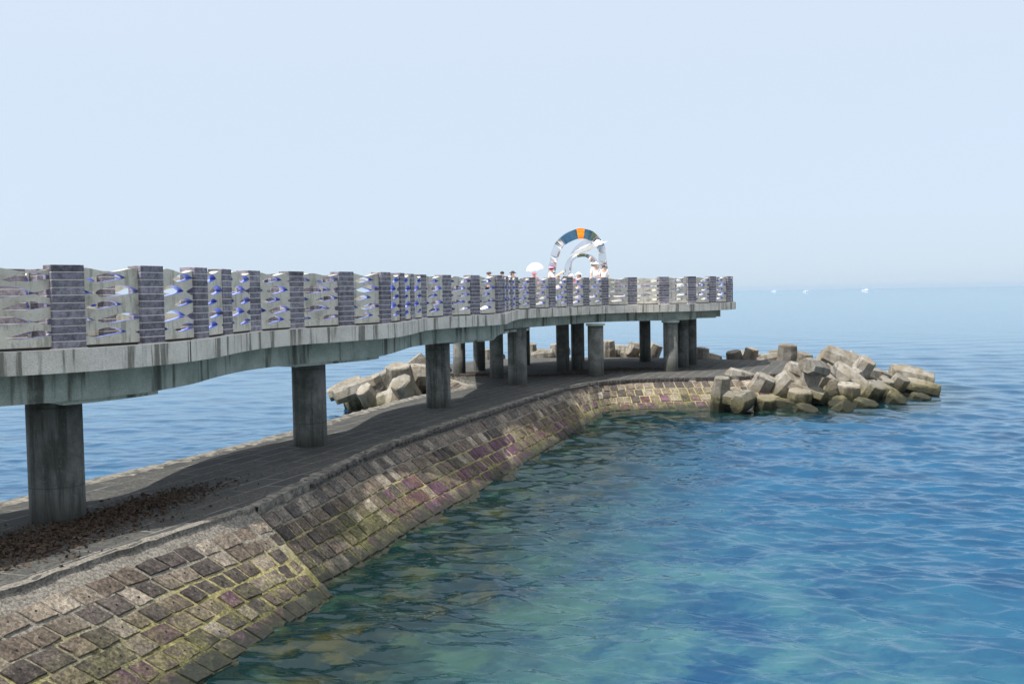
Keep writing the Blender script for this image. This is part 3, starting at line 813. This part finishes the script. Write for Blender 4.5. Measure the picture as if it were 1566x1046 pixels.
mb.build('blade', M['satin'], sculpt)
M['plinth'] = simple('plinth_granite', (.42, .40, .38), .6)
mb = MB(); mb.box((-.05, 0, .09), (4.6, 2.6, .18), bev=.02); mb.box((-.05, 0, .28), (4.2, 2.2, .20), bev=.02)
mb.build('plinth', M['plinth'], sculpt)

# ------------------------------------------------------------------ people
SK = [simple('skin_light', (.58, .36, .26), .6), simple('skin_tan', (.45, .26, .18), .6)]
def cloth(name, c): return simple(name, c, .85, var=.1, scale=40)
HAIR = simple('dark_hair', (.018, .014, .012), .5)
def skin_obj(name, verts, edges, rad, mat, parent, sub=2):
    me = bpy.data.meshes.new(name); me.from_pydata(verts, edges, [])
    o = link_mesh(name, me, parent); me.materials.append(mat)
    sk = o.modifiers.new('skin', 'SKIN'); sk.use_smooth_shade = True
    for v, r in zip(me.skin_vertices[0].data, rad):
        v.radius = (r, r) if not isinstance(r, tuple) else r
    me.skin_vertices[0].data[0].use_root = True
    ss = o.modifiers.new('sub', 'SUBSURF'); ss.levels = sub; ss.render_levels = sub
    return o
def person(x, y, h, face, label, shirt, trousers, hat=None, hatcol=None, pose='stand', skin=0, glasses=False, z=None, hair_long=False, lean=0.0):
    """face: heading angle (0 looks along +X, anticlockwise); built 1.70 m tall looking along -Y, then turned and scaled"""
    root = empty('person', (x, y, deck_z(y) if z is None else z), face + math.pi / 2, label=label, cat='person', group='people on the platform')
    root.scale = (h / 1.7,) * 3
    l = lean
    V = {'pel': (0, 0, .93), 'wa': (0, 0, 1.08), 'ch': (0, -l * .5, 1.27), 'nk': (0, -l * .8, 1.42), 'ub': (0, -l - .005, 1.47), 'hd': (0, -l - .012, 1.55), 'cr': (0, -l, 1.63), 'no': (0, -l - .105, 1.535), 'chin': (0, -l - .07, 1.475)}
    Rr = {'pel': (.15, .11), 'wa': (.125, .095), 'ch': (.15, .105), 'nk': (.062, .06), 'ub': (.055, .055), 'hd': (.082, .095), 'cr': (.062, .07), 'no': .014, 'chin': .035}
    E = [('pel', 'wa'), ('wa', 'ch'), ('ch', 'nk'), ('nk', 'ub'), ('ub', 'hd'), ('hd', 'cr'), ('hd', 'no'), ('ub', 'chin')]
    for s, sd in (('l', 1), ('r', -1)):
        V['sh' + s] = (sd * .185, -l * .6, 1.37); Rr['sh' + s] = .058
        raised = pose in ('phone', 'umbrella') and s == 'l'
        if raised and pose == 'phone': el, wr, hn = (sd * .22, -.20, 1.20), (sd * .10, -.46, 1.40), (sd * .08, -.54, 1.44)
        elif raised: el, wr, hn = (sd * .23, -.06, 1.12), (sd * .12, -.24, 1.30), (sd * .11, -.27, 1.36)
        elif pose == 'phone': el, wr, hn = (sd * .24, -.18, 1.18), (sd * .12, -.44, 1.36), (sd * .09, -.52, 1.40)
        else: el, wr, hn = (sd * .25, .02, 1.10), (sd * .24, -.07, .86), (sd * .235, -.09, .78)
        V['el' + s] = el; V['wr' + s] = wr; V['hn' + s] = hn
        Rr['el' + s] = .042; Rr['wr' + s] = .027; Rr['hn' + s] = (.035, .02)
        E += [('ch', 'sh' + s), ('sh' + s, 'el' + s), ('el' + s, 'wr' + s), ('wr' + s, 'hn' + s)]
        hv = Vector(hn); d = (hv - Vector(wr)).normalized(); side = d.orthogonal().normalized()
        for q in range(4):
            nm = 'f%d%s' % (q, s)
            V[nm] = tuple(hv + d * (.085 - abs(q - 1.3) * .012) + side * (.024 * (q - 1.5)) + Vector((0, -.012, -.01)))
            Rr[nm] = .009; E.append(('hn' + s, nm))
        V['th' + s] = tuple(hv + d * .03 - side * .055); Rr['th' + s] = .010; E.append(('hn' + s, 'th' + s))
        V['hp' + s] = (sd * .09, 0, .86); V['kn' + s] = (sd * .10, -.015, .48); V['an' + s] = (sd * .105, .02, .08); V['to' + s] = (sd * .125, -.14, .035)
        Rr['hp' + s] = .092; Rr['kn' + s] = .058; Rr['an' + s] = .040; Rr['to' + s] = (.04, .03)
        E += [('pel', 'hp' + s), ('hp' + s, 'kn' + s), ('kn' + s, 'an' + s), ('an' + s, 'to' + s)]
    names = list(V)
    body = skin_obj('body', [V[n] for n in names], [(names.index(a), names.index(b)) for a, b in E], [Rr[n] for n in names], SK[skin], root)
    def wear(name, keys, extra, mat, grow):
        vs = [V[k] for k in keys]
        es = [(keys.index(a), keys.index(b)) for a, b in extra]
        rs = [tuple(q + grow for q in Rr[k]) if isinstance(Rr[k], tuple) else Rr[k] + grow for k in keys]
        return skin_obj(name, vs, es, rs, mat, root)
    wear('shirt', ['ch', 'wa', 'pel', 'shl', 'ell', 'shr', 'elr'], [('ch', 'wa'), ('wa', 'pel'), ('ch', 'shl'), ('shl', 'ell'), ('ch', 'shr'), ('shr', 'elr')], shirt, .014)
    wear('trousers', ['pel', 'hpl', 'knl', 'anl', 'hpr', 'knr', 'anr'], [('pel', 'hpl'), ('hpl', 'knl'), ('knl', 'anl'), ('pel', 'hpr'), ('hpr', 'knr'), ('knr', 'anr')], trousers, .012)
    def dome(name, r0, zc, zcut, mat, brim=None, yoff=0.0):
        mb = MB(); nn_ = 16; rings = []
        for k in range(7):
            a = R(90 - 15 * k)
            if math.sin(a) < zcut: break
            rr = max(.001, r0 * math.cos(a))
            rings.append([(rr * math.cos(2 * math.pi * j / nn_) * .92, -l - .008 + yoff + rr * math.sin(2 * math.pi * j / nn_) * 1.08, zc + r0 * math.sin(a) * 1.0) for j in range(nn_)])
        mb.rings(list(reversed(rings)))
        zb = rings[-1][0][2]
        if brim == 'cap':
            c = [(.075 * math.cos(R(180 + q * 18)), -l - .09 + .12 * math.sin(R(180 + q * 18)), zb - .012) for q in range(11)]
            mb.rings([[Vector(p) + Vector((0, .01, dz)) for p in c] for dz in (0, .012)])
        elif brim == 'bucket':
            rr = r0
            mb.rings([[((rr + g) * math.cos(2 * math.pi * j / nn_), -l - .008 + (rr + g) * 1.08 * math.sin(2 * math.pi * j / nn_), zb + dz) for j in range(nn_)] for g, dz in ((0, .012), (.06, -.02), (.058, -.028), (0, -.002))])
        mb.build(name, mat, root, smooth=True)
    dome('hair', .106, 1.545, -.1, HAIR)
    if hair_long:
        skin_obj('hair', [(0, .06 - l, 1.56), (0, .085 - l, 1.45), (0, .10, 1.32)], [(0, 1), (1, 2)], [(.075, .05), (.07, .045), (.05, .03)], HAIR, root)
    if hat: dome('hat', .116, 1.56, .15, hatcol, hat)
    if glasses:
        mb = MB()
        for sd in (-1, 1): mb.tube([(sd * .034, -l - .098, 1.565), (sd * .034, -l - .112, 1.563)], .026, 10)
        mb.box((0, -l - .106, 1.568), (.14, .012, .01))
        mb.build('sunglasses', M['hole'], root)
    return root
white = cloth('white_cloth', (.80, .79, .80)); pink = cloth('pink_cloth', (.85, .36, .42)); pale = cloth('pale_pink_cloth', (.85, .66, .62))
dark = cloth('dark_cloth', (.03, .033, .045)); grey = cloth('grey_cloth', (.16, .15, .17)); hot = cloth('bright_pink_cloth', (.86, .22, .42)); blue = cloth('denim_cloth', (.10, .15, .26))
person(-.98, 44, 1.60, R(0), 'person in a grey baseball cap looking right, first from the left behind the railing', white, dark, 'cap', grey, skin=1)
person(-.38, 44, 1.59, R(-100), 'person in a plain dark cap standing between a grey-capped and a black-hatted one', white, blue, 'cap', dark)
person(.08, 44, 1.60, R(-60), 'person in a black brimmed hat next to the brick post left of the umbrella', white, dark, 'bucket', dark, hair_long=True)
person(.98, 42.0, 1.50, R(60), 'person in pink sheltering under the white umbrella', pink, white, 'bucket', pink, pose='umbrella')
person(1.63, 41.9, 1.72, R(0), 'person in a bright pink cap and pale top holding up a phone', pale, grey, 'cap', hot, pose='phone', lean=.06)
person(2.10, 44, 1.40, R(-150), 'person in a white cap, low behind the railing just right of the raised phone', white, blue, 'cap', white)
person(2.67, 44, 1.42, R(-90), 'person in a pink hat at the foot of the inner steel arch', pink, white, 'bucket', pale)
person(2.99, 44, 1.48, R(200), 'person in a white hat beside the pink-hatted one under the arch', pink, white, 'bucket', white, hair_long=True)
person(3.87, 45.35, 1.58, R(-95), 'person in a white shirt, pink hat and sunglasses posing on the sculpture base', white, blue, 'bucket', pale, glasses=True, z=sz + .38, hair_long=True)
person(4.22, 45.3, 1.45, R(-85), 'bare-headed dark-haired person in white and sunglasses by the right foot of the arch', white, dark, None, None, glasses=True, z=sz + .38, hair_long=True)
mb = MB(); mb.box((0, 0, 0), (.012, .075, .15), bev=.004)
mb.build('phone', M['hole'], loc=(2.30, 41.87, deck_z(42) + 1.50), label='dark phone held up by the person in the bright pink cap', cat='phone')
# umbrella
umb = empty('umbrella', (1.09, 41.8, deck_z(42) + 1.08), label='open white sun umbrella with a faint pink tinge held above the railing', cat='umbrella')
umb.rotation_euler = (R(8), R(-10), .2)
mb = MB(); n = 8; rings = []
for k in range(7):
    a = R(12 * k + .5); rings.append([(Rr_ * math.cos(2 * math.pi * j / 48), Rr_ * math.sin(2 * math.pi * j / 48), .78 - .26 * (1 - math.cos(a * 1.0)) * 1.6 - .012 * k * abs(math.sin(n * math.pi * j / 48)) * -.5) for j in range(48) for Rr_ in [.40 * math.sin(a) * (1 - .05 * abs(math.sin(n * math.pi * j / 48)))]])
mb.rings(rings, cap=False)
t = NT('umbrella_fabric'); tr = t.n('BsdfTranslucent', None, Color=(.74, .64, .78)); df = t.n('BsdfDiffuse', None, Color=(.80, .76, .86)); mx = t.n('MixShader', None, _0=.35, _1=df, _2=tr)
t.nt.links.new(mx.outputs[0], t.out.inputs[0])
mb.build('canopy', t.mat, umb, merge=False)
mb = MB(); mb.tube([(0, 0, 0), (0, 0, .82)], .008); mb.build('shaft', M['chrome'], umb)
mb = MB()
for j in range(8):
    a = 2 * math.pi * j / 8; mb.tube([(0, 0, .50), (.17 * math.cos(a), .17 * math.sin(a), .70)], .003, 4)
mb.build('ribs', M['chrome'], umb)

# ------------------------------------------------------------------ boats far out
gel = simple('white_gelcoat', (.82, .83, .85), .35); glass = simple('boat_window', (.03, .04, .05), .2)
def boat(x, y, L, rz, label, fly):
    b = empty('boat', (x, y, 0), rz, label=label, cat='boat', group='boats near the horizon')
    mb = MB(); st = []
    for f, w, zt, zb in ((-.5, .26, .16, -.02), (-.2, .30, .15, -.05), (.15, .28, .17, -.05), (.38, .15, .21, -.03), (.5, .01, .25, .10)):
        st.append([(f * L, -w * L / 2, zt * L * .55), (f * L, -w * L * .38, zb * L * .5), (f * L, w * L * .38, zb * L * .5), (f * L, w * L / 2, zt * L * .55)])
    mb.rings(st); mb.build('hull', gel, b)
    mb = MB(); mb.rings([[(-.28 * L, -.1 * L, .08 * L), (-.28 * L, .1 * L, .08 * L), (.18 * L, .09 * L, .09 * L), (.18 * L, -.09 * L, .09 * L)], [(-.26 * L, -.09 * L, .2 * L), (-.26 * L, .09 * L, .2 * L), (.05 * L, .07 * L, .2 * L), (.05 * L, -.07 * L, .2 * L)]])
    mb.build('cabin', gel, b)
    mb = MB(); mb.box((-.08 * L, 0, .15 * L), (.2 * L, .2 * L, .03 * L)); mb.build('window', glass, b)
    if fly:
        mb = MB(); mb.box((-.12 * L, 0, .25 * L), (.16 * L, .12 * L, .07 * L), bev=.01 * L); mb.build('flybridge', gel, b)
    else:
        mb = MB(); mb.tube([(.1 * L, 0, .1 * L), (.1 * L, 0, .42 * L)], .012 * L); mb.tube([(-.3 * L, 0, .1 * L), (-.3 * L, 0, .36 * L)], .012 * L); mb.build('mast', gel, b)
boat(604.6, 1700, 12.6, R(172), 'white motor cruiser with a flybridge far out, brightest of the distant boats', True)
boat(504, 1700, 11, R(10), 'small white fishing boat with two masts on the horizon, between two other boats', False)
boat(686, 2600, 14, R(175), 'faintest distant boat, a pale hull nearest the end of the railing', True)

# ------------------------------------------------------------------ the wooded shore behind the viewer
def shore():
    mb = MB(); rd = random.Random(5); nx, ny = 60, 14; P = {}
    for i in range(nx + 1):
        for j in range(ny + 1):
            a = R(115 + 140 * i / nx); r = 22 + 130 * (j / ny) ** 1.6
            h = 1.2 + 14 * (j / ny) ** 1.2 * (1 + .35 * math.sin(i * .55) + .2 * math.sin(i * 1.3 + j)) + rd.uniform(0, 2.2) * (j > 1)
            P[i, j] = (r * math.sin(a), r * math.cos(a), h if j else -1.0)
    for i in range(nx):
        for j in range(ny): mb.face([P[i, j], P[i, j + 1], P[i + 1, j + 1], P[i + 1, j]])
    t = NT('wooded_slope'); p = t.pos(); n = t.noise(p, .35, 6, .7)
    c = t.mix(t.ramp(n, .35, .65), (.022, .04, .014), (.085, .11, .04))
    mat = t.finish(c, .95, t.bump(n, 1.0, 1.0))
    mb.build('hillside', mat, kind='structure', label='wooded shore behind the viewer')
shore()
# ------------------------------------------------------------------ sea
def water_mesh():
    ang_in = np.linspace(R(-40), R(40), 1000)
    ang_out = np.linspace(R(40), R(320), 130)[1:-1]
    ang = np.concatenate([ang_in, ang_out]); na = len(ang)
    rad = [1.0]
    while rad[-1] < 9: rad.append(rad[-1] * 1.06)
    while rad[-1] < 14000:
        r = rad[-1]; rad.append(r + min(max(.028, r * r * .00010), r * .045))
    rad = np.array(rad); nr = len(rad)
    A, Rg = np.meshgrid(ang, rad)
    x = Rg * np.sin(A); y = Rg * np.cos(A)
    dr = np.gradient(rad)[:, None] * np.ones((1, na))
    da = np.ones(na) * R(.08); da[1000:] = R(2.2); da[0] = da[999] = R(1)
    sp = np.maximum(dr, Rg * da[None, :])
    z = np.zeros_like(x)
    K = 70
    lam = np.where(np.arange(K) < 50, np.exp(rng.uniform(np.log(.2), np.log(1.0), K)), np.exp(rng.uniform(np.log(.85), np.log(4.5), K)))
    th = R(-105) + rng.normal(0, R(30), K)
    ph = rng.uniform(0, 2 * np.pi, K)
    slope = WAVE_SLOPE * np.where(lam < .85, 1.0, .75)
    amp = slope * lam / (2 * np.pi) * np.sqrt(2.0 / K)
    for l, t, p, a in zip(lam, th, ph, amp):
        k = 2 * np.pi / l
        fade = np.clip((l / sp - 2.5) / 2.5, 0, 1)
        s = np.sin(k * (x * np.cos(t) + y * np.sin(t)) + p)
        z += a * fade * (s + .22 * (s * s - .5))
    # calmer water on the sheltered far side of the breakwater
    lee = 1 / (1 + np.exp(np.clip((x - (-8.5 + (y - 16) * .32)) / 1.5, -30, 30))) * np.clip((75 - y) / 25, 0, 1)
    z *= 1 - .52 * lee
    co = np.stack([x, y, z], -1).reshape(-1, 3)
    me = bpy.data.meshes.new('sea')
    me.vertices.add(na * nr); me.vertices.foreach_set('co', co.astype(np.float32).ravel())
    i = np.arange(nr - 1)[:, None] * na; j = np.arange(na)[None, :]; j2 = (j + 1) % na
    q = np.stack([i + j2, i + na + j2, i + na + j, i + j], -1).reshape(-1, 4)
    nf = len(q)
    me.loops.add(nf * 4); me.loops.foreach_set('vertex_index', q.astype(np.int32).ravel())
    me.polygons.add(nf); me.polygons.foreach_set('loop_start', np.arange(0, nf * 4, 4, dtype=np.int32))
    me.polygons.foreach_set('use_smooth', np.ones(nf, dtype=bool))
    # how far each point lies from the foot of the wall
    W = [(p.x, p.y) for p in W1] + [(p.x, p.y) for p in W2[:n_front]]
    dist = np.full(na * nr, 99.0)
    near = (co[:, 0] ** 2 + co[:, 1] ** 2) < 70 ** 2
    px, py = co[near, 0], co[near, 1]; best = np.full(px.shape, 99.0)
    for (ax, ay), (bx, by) in zip(W[:-1], W[1:]):
        dx, dy = bx - ax, by - ay; L2 = dx * dx + dy * dy + 1e-9
        t = np.clip(((px - ax) * dx + (py - ay) * dy) / L2, 0, 1)
        best = np.minimum(best, np.hypot(px - ax - t * dx, py - ay - t * dy))
    dist[near] = best
    at = me.attributes.new('shore', 'FLOAT', 'POINT'); at.data.foreach_set('value', dist.astype(np.float32))
    me.update(calc_edges=True); me.validate()
    return me
WAVE_SLOPE = .235
def m_sea():
    t = NT('sea_water'); p = t.pos(); P = t.sep(p)
    shore = t.n('Attribute', {'attribute_name': 'shore'}).outputs['Fac']
    # what is seen through the surface wobbles with the ripples (refraction)
    rip = t.n('TexNoise', None, Vector=t.mapv(p, (2.2, 5.5, 1)), Scale=1.3, Detail=3.0, Roughness=.6)
    off = t.n('VectorMath', {'operation': 'SUBTRACT'}, _0=rip.outputs[1], _1=(.5, .5, .5))
    off2 = t.n('VectorMath', {'operation': 'MULTIPLY'}, _0=off.outputs[0], _1=(.9, .9, 0))
    pw = t.n('VectorMath', {'operation': 'ADD'}, _0=p, _1=off2.outputs[0]).outputs[0]
    sw = t.math('ADD', shore, t.math('MULTIPLY', t.sep(off.outputs[0])[0], 1.6))
    Q = t.sep(pw)
    patch = t.noise(pw, .55, 6, .65); weed = t.noise(pw, 1.5, 5, .6)
    # a sandbank in the near bay
    bx = t.math('MULTIPLY', t.math('SUBTRACT', Q[0], .9), .23); by = t.math('MULTIPLY', t.math('SUBTRACT', Q[1], 12.0), .115)
    bank = t.math('POWER', 2.718, t.math('MULTIPLY', t.math('ADD', t.math('MULTIPLY', bx, bx), t.math('MULTIPLY', by, by)), -1.0))
    sand = t.math('MULTIPLY', bank, t.ramp(patch, .36, .64), clamp=True)
    deep = t.mix(t.ramp(patch, .3, .7), (.002, .030, .076), (.003, .051, .112))
    c = t.mix(t.math('MULTIPLY', sand, .85), deep, (.046, .112, .100))
    foot = t.ramp(sw, 6.5, 1.2)
    c = t.mix(t.math('MULTIPLY', foot, .95), c, t.mix(t.ramp(weed, .46, .64), (.002, .008, .006), t.mix(t.ramp(patch, .40, .60), (.024, .024, .006), (.011, .028, .015))))
    b1 = t.noise(t.mapv(p, (.85, 2.0, 1)), 2.6, 3, .6)
    b2 = t.noise(t.mapv(p, (.5, 1.3, 1)), .55, 3, .55)
    b3 = t.noise(t.mapv(p, (1, 1.6, 1)), 9, 2, .5)
    h = t.math('ADD', t.math('ADD', t.math('MULTIPLY', b1, .011), t.math('MULTIPLY', b2, .030)), t.math('MULTIPLY', b3, .001))
    nb = t.n('Bump', None, Height=h, Strength=1.0, Distance=1.0).outputs[0]
    body = t.n('BsdfDiffuse', None, Color=c, Roughness=0.0)
    gl = t.n('BsdfGlossy', None, Color=(.84, .95, 1.0), Roughness=.015, Normal=nb)
    fr = t.math('MULTIPLY', t.n('Fresnel', None, IOR=1.34, Normal=nb).outputs[0], 1.0)
    mx = t.n('MixShader', None, _0=fr, _1=body, _2=gl)
    t.nt.links.new(mx.outputs[0], t.out.inputs[0])
    return t.mat
wm = water_mesh(); wm.materials.append(m_sea())
link_mesh('sea_water', wm, kind='structure', label='calm blue-green sea rippling out to a hazy horizon')

# ------------------------------------------------------------------ haze
HAZE = 0.00008
if HAZE:
    mb = MB(); mb.box((0, 0, 14), (30000, 30000, 34))
    t = NT('haze_air')
    v = t.n('VolumePrincipled', None, Color=(.50, .635, .78), Density=HAZE, Anisotropy=.2)
    t.nt.links.new(v.outputs[0], t.out.inputs['Volume'])
    hz = mb.build('haze', t.mat, kind='stuff', label='thin pale sea haze')
    hz.visible_shadow = True

# ------------------------------------------------------------------ light, sky, camera
w = bpy.data.worlds.new('World'); scene.world = w; w.use_nodes = True
nt = w.node_tree; bg = nt.nodes['Background']
sky = nt.nodes.new('ShaderNodeTexSky'); sky.sky_type = 'NISHITA'; sky.sun_disc = False
sky.sun_elevation = R(SUN_EL); sky.sun_rotation = R(SUN_AZ)
sky.air_density = 1.0; sky.dust_density = 0.3; sky.ozone_density = 2.0
# a humid, milky sky: the clear-sky model veiled by pale haze, thick near the horizon and thinning overhead
geo = nt.nodes.new('ShaderNodeTexCoord'); sx_ = nt.nodes.new('ShaderNodeSeparateXYZ'); nt.links.new(geo.outputs['Generated'], sx_.inputs[0])
def wramp(stops):
    r = nt.nodes.new('ShaderNodeValToRGB'); nt.links.new(sx_.outputs[2], r.inputs[0])
    while len(r.color_ramp.elements) < len(stops): r.color_ramp.elements.new(.5)
    for e, (p, c) in zip(r.color_ramp.elements, stops): e.position = p; e.color = (*c, 1)
    return r.outputs[0]
fac = wramp([(0, (.92,) * 3), (.30, (.85,) * 3), (.62, (.75,) * 3), (1, (.65,) * 3)])
hue = wramp([(0, SKY_LO), (.06, SKY_MID), (.28, SKY_HI), (.50, SKY_HI), (.75, SKY_UP), (1, SKY_ZEN)])
# bright aureole of scattered light round the hazy sun
sd = Vector((math.sin(R(SUN_AZ)) * math.cos(R(SUN_EL)), math.cos(R(SUN_AZ)) * math.cos(R(SUN_EL)), math.sin(R(SUN_EL))))
dt = nt.nodes.new('ShaderNodeVectorMath'); dt.operation = 'DOT_PRODUCT'; nt.links.new(geo.outputs['Generated'], dt.inputs[0]); dt.inputs[1].default_value = sd
def wm_(op, a, b):
    m = nt.nodes.new('ShaderNodeMath'); m.operation = op
    for i, v in enumerate((a, b)):
        if hasattr(v, 'is_output'): nt.links.new(v, m.inputs[i])
        else: m.inputs[i].default_value = v
    return m.outputs[0]
aur = wm_('MULTIPLY', wm_('POWER', wm_('MAXIMUM', dt.outputs['Value'], 0.0), 7.0), AUREOLE)
gain = wm_('MULTIPLY', wm_('ADD', aur, 1.0), 1 / SKY_S)
scl = nt.nodes.new('ShaderNodeVectorMath'); scl.operation = 'SCALE'; nt.links.new(hue, scl.inputs[0]); nt.links.new(gain, scl.inputs['Scale'])
veil = nt.nodes.new('ShaderNodeMix'); veil.data_type = 'RGBA'
nt.links.new(fac, veil.inputs[0]); nt.links.new(scl.outputs[0], veil.inputs[7])
nt.links.new(sky.outputs[0], veil.inputs[6]); nt.links.new(veil.outputs[2], bg.inputs[0]); bg.inputs[1].default_value = SKY_S
sun = bpy.data.lights.new('sun', 'SUN'); sun.energy = SUN_E; sun.angle = R(.55); sun.color = (1, .955, .89)
so = bpy.data.objects.new('sun', sun); COL.objects.link(so)
so.rotation_euler = (-sd).to_track_quat('-Z', 'Y').to_euler(); so.location = (0, 0, 60)

cam = bpy.data.cameras.new('camera'); co = bpy.data.objects.new('camera', cam); COL.objects.link(co)
cam.sensor_width = 36.0; cam.lens = 36.0 * 1523 / 1566; cam.clip_start = .1; cam.clip_end = 40000
pt = math.atan(73 / 1523); ro = .017
f = Vector((0, math.cos(pt), -math.sin(pt))); u0 = Vector((0, math.sin(pt), math.cos(pt))); X = Vector((1, 0, 0))
Rx = X * math.cos(ro) - u0 * math.sin(ro); Ux = X * math.sin(ro) + u0 * math.cos(ro)
co.matrix_world = Matrix.Translation((0, 0, 4.6)) @ Matrix((Rx, Ux, -f)).transposed().to_4x4()
scene.camera = co
scene.view_settings.view_transform = 'Standard'; scene.view_settings.look = 'None'
scene.view_settings.exposure = EXPO; scene.view_settings.gamma = 1.0
scene.cycles.use_denoising = True
scene.cycles.max_bounces = 8
scene.cycles.volume_bounces = 0
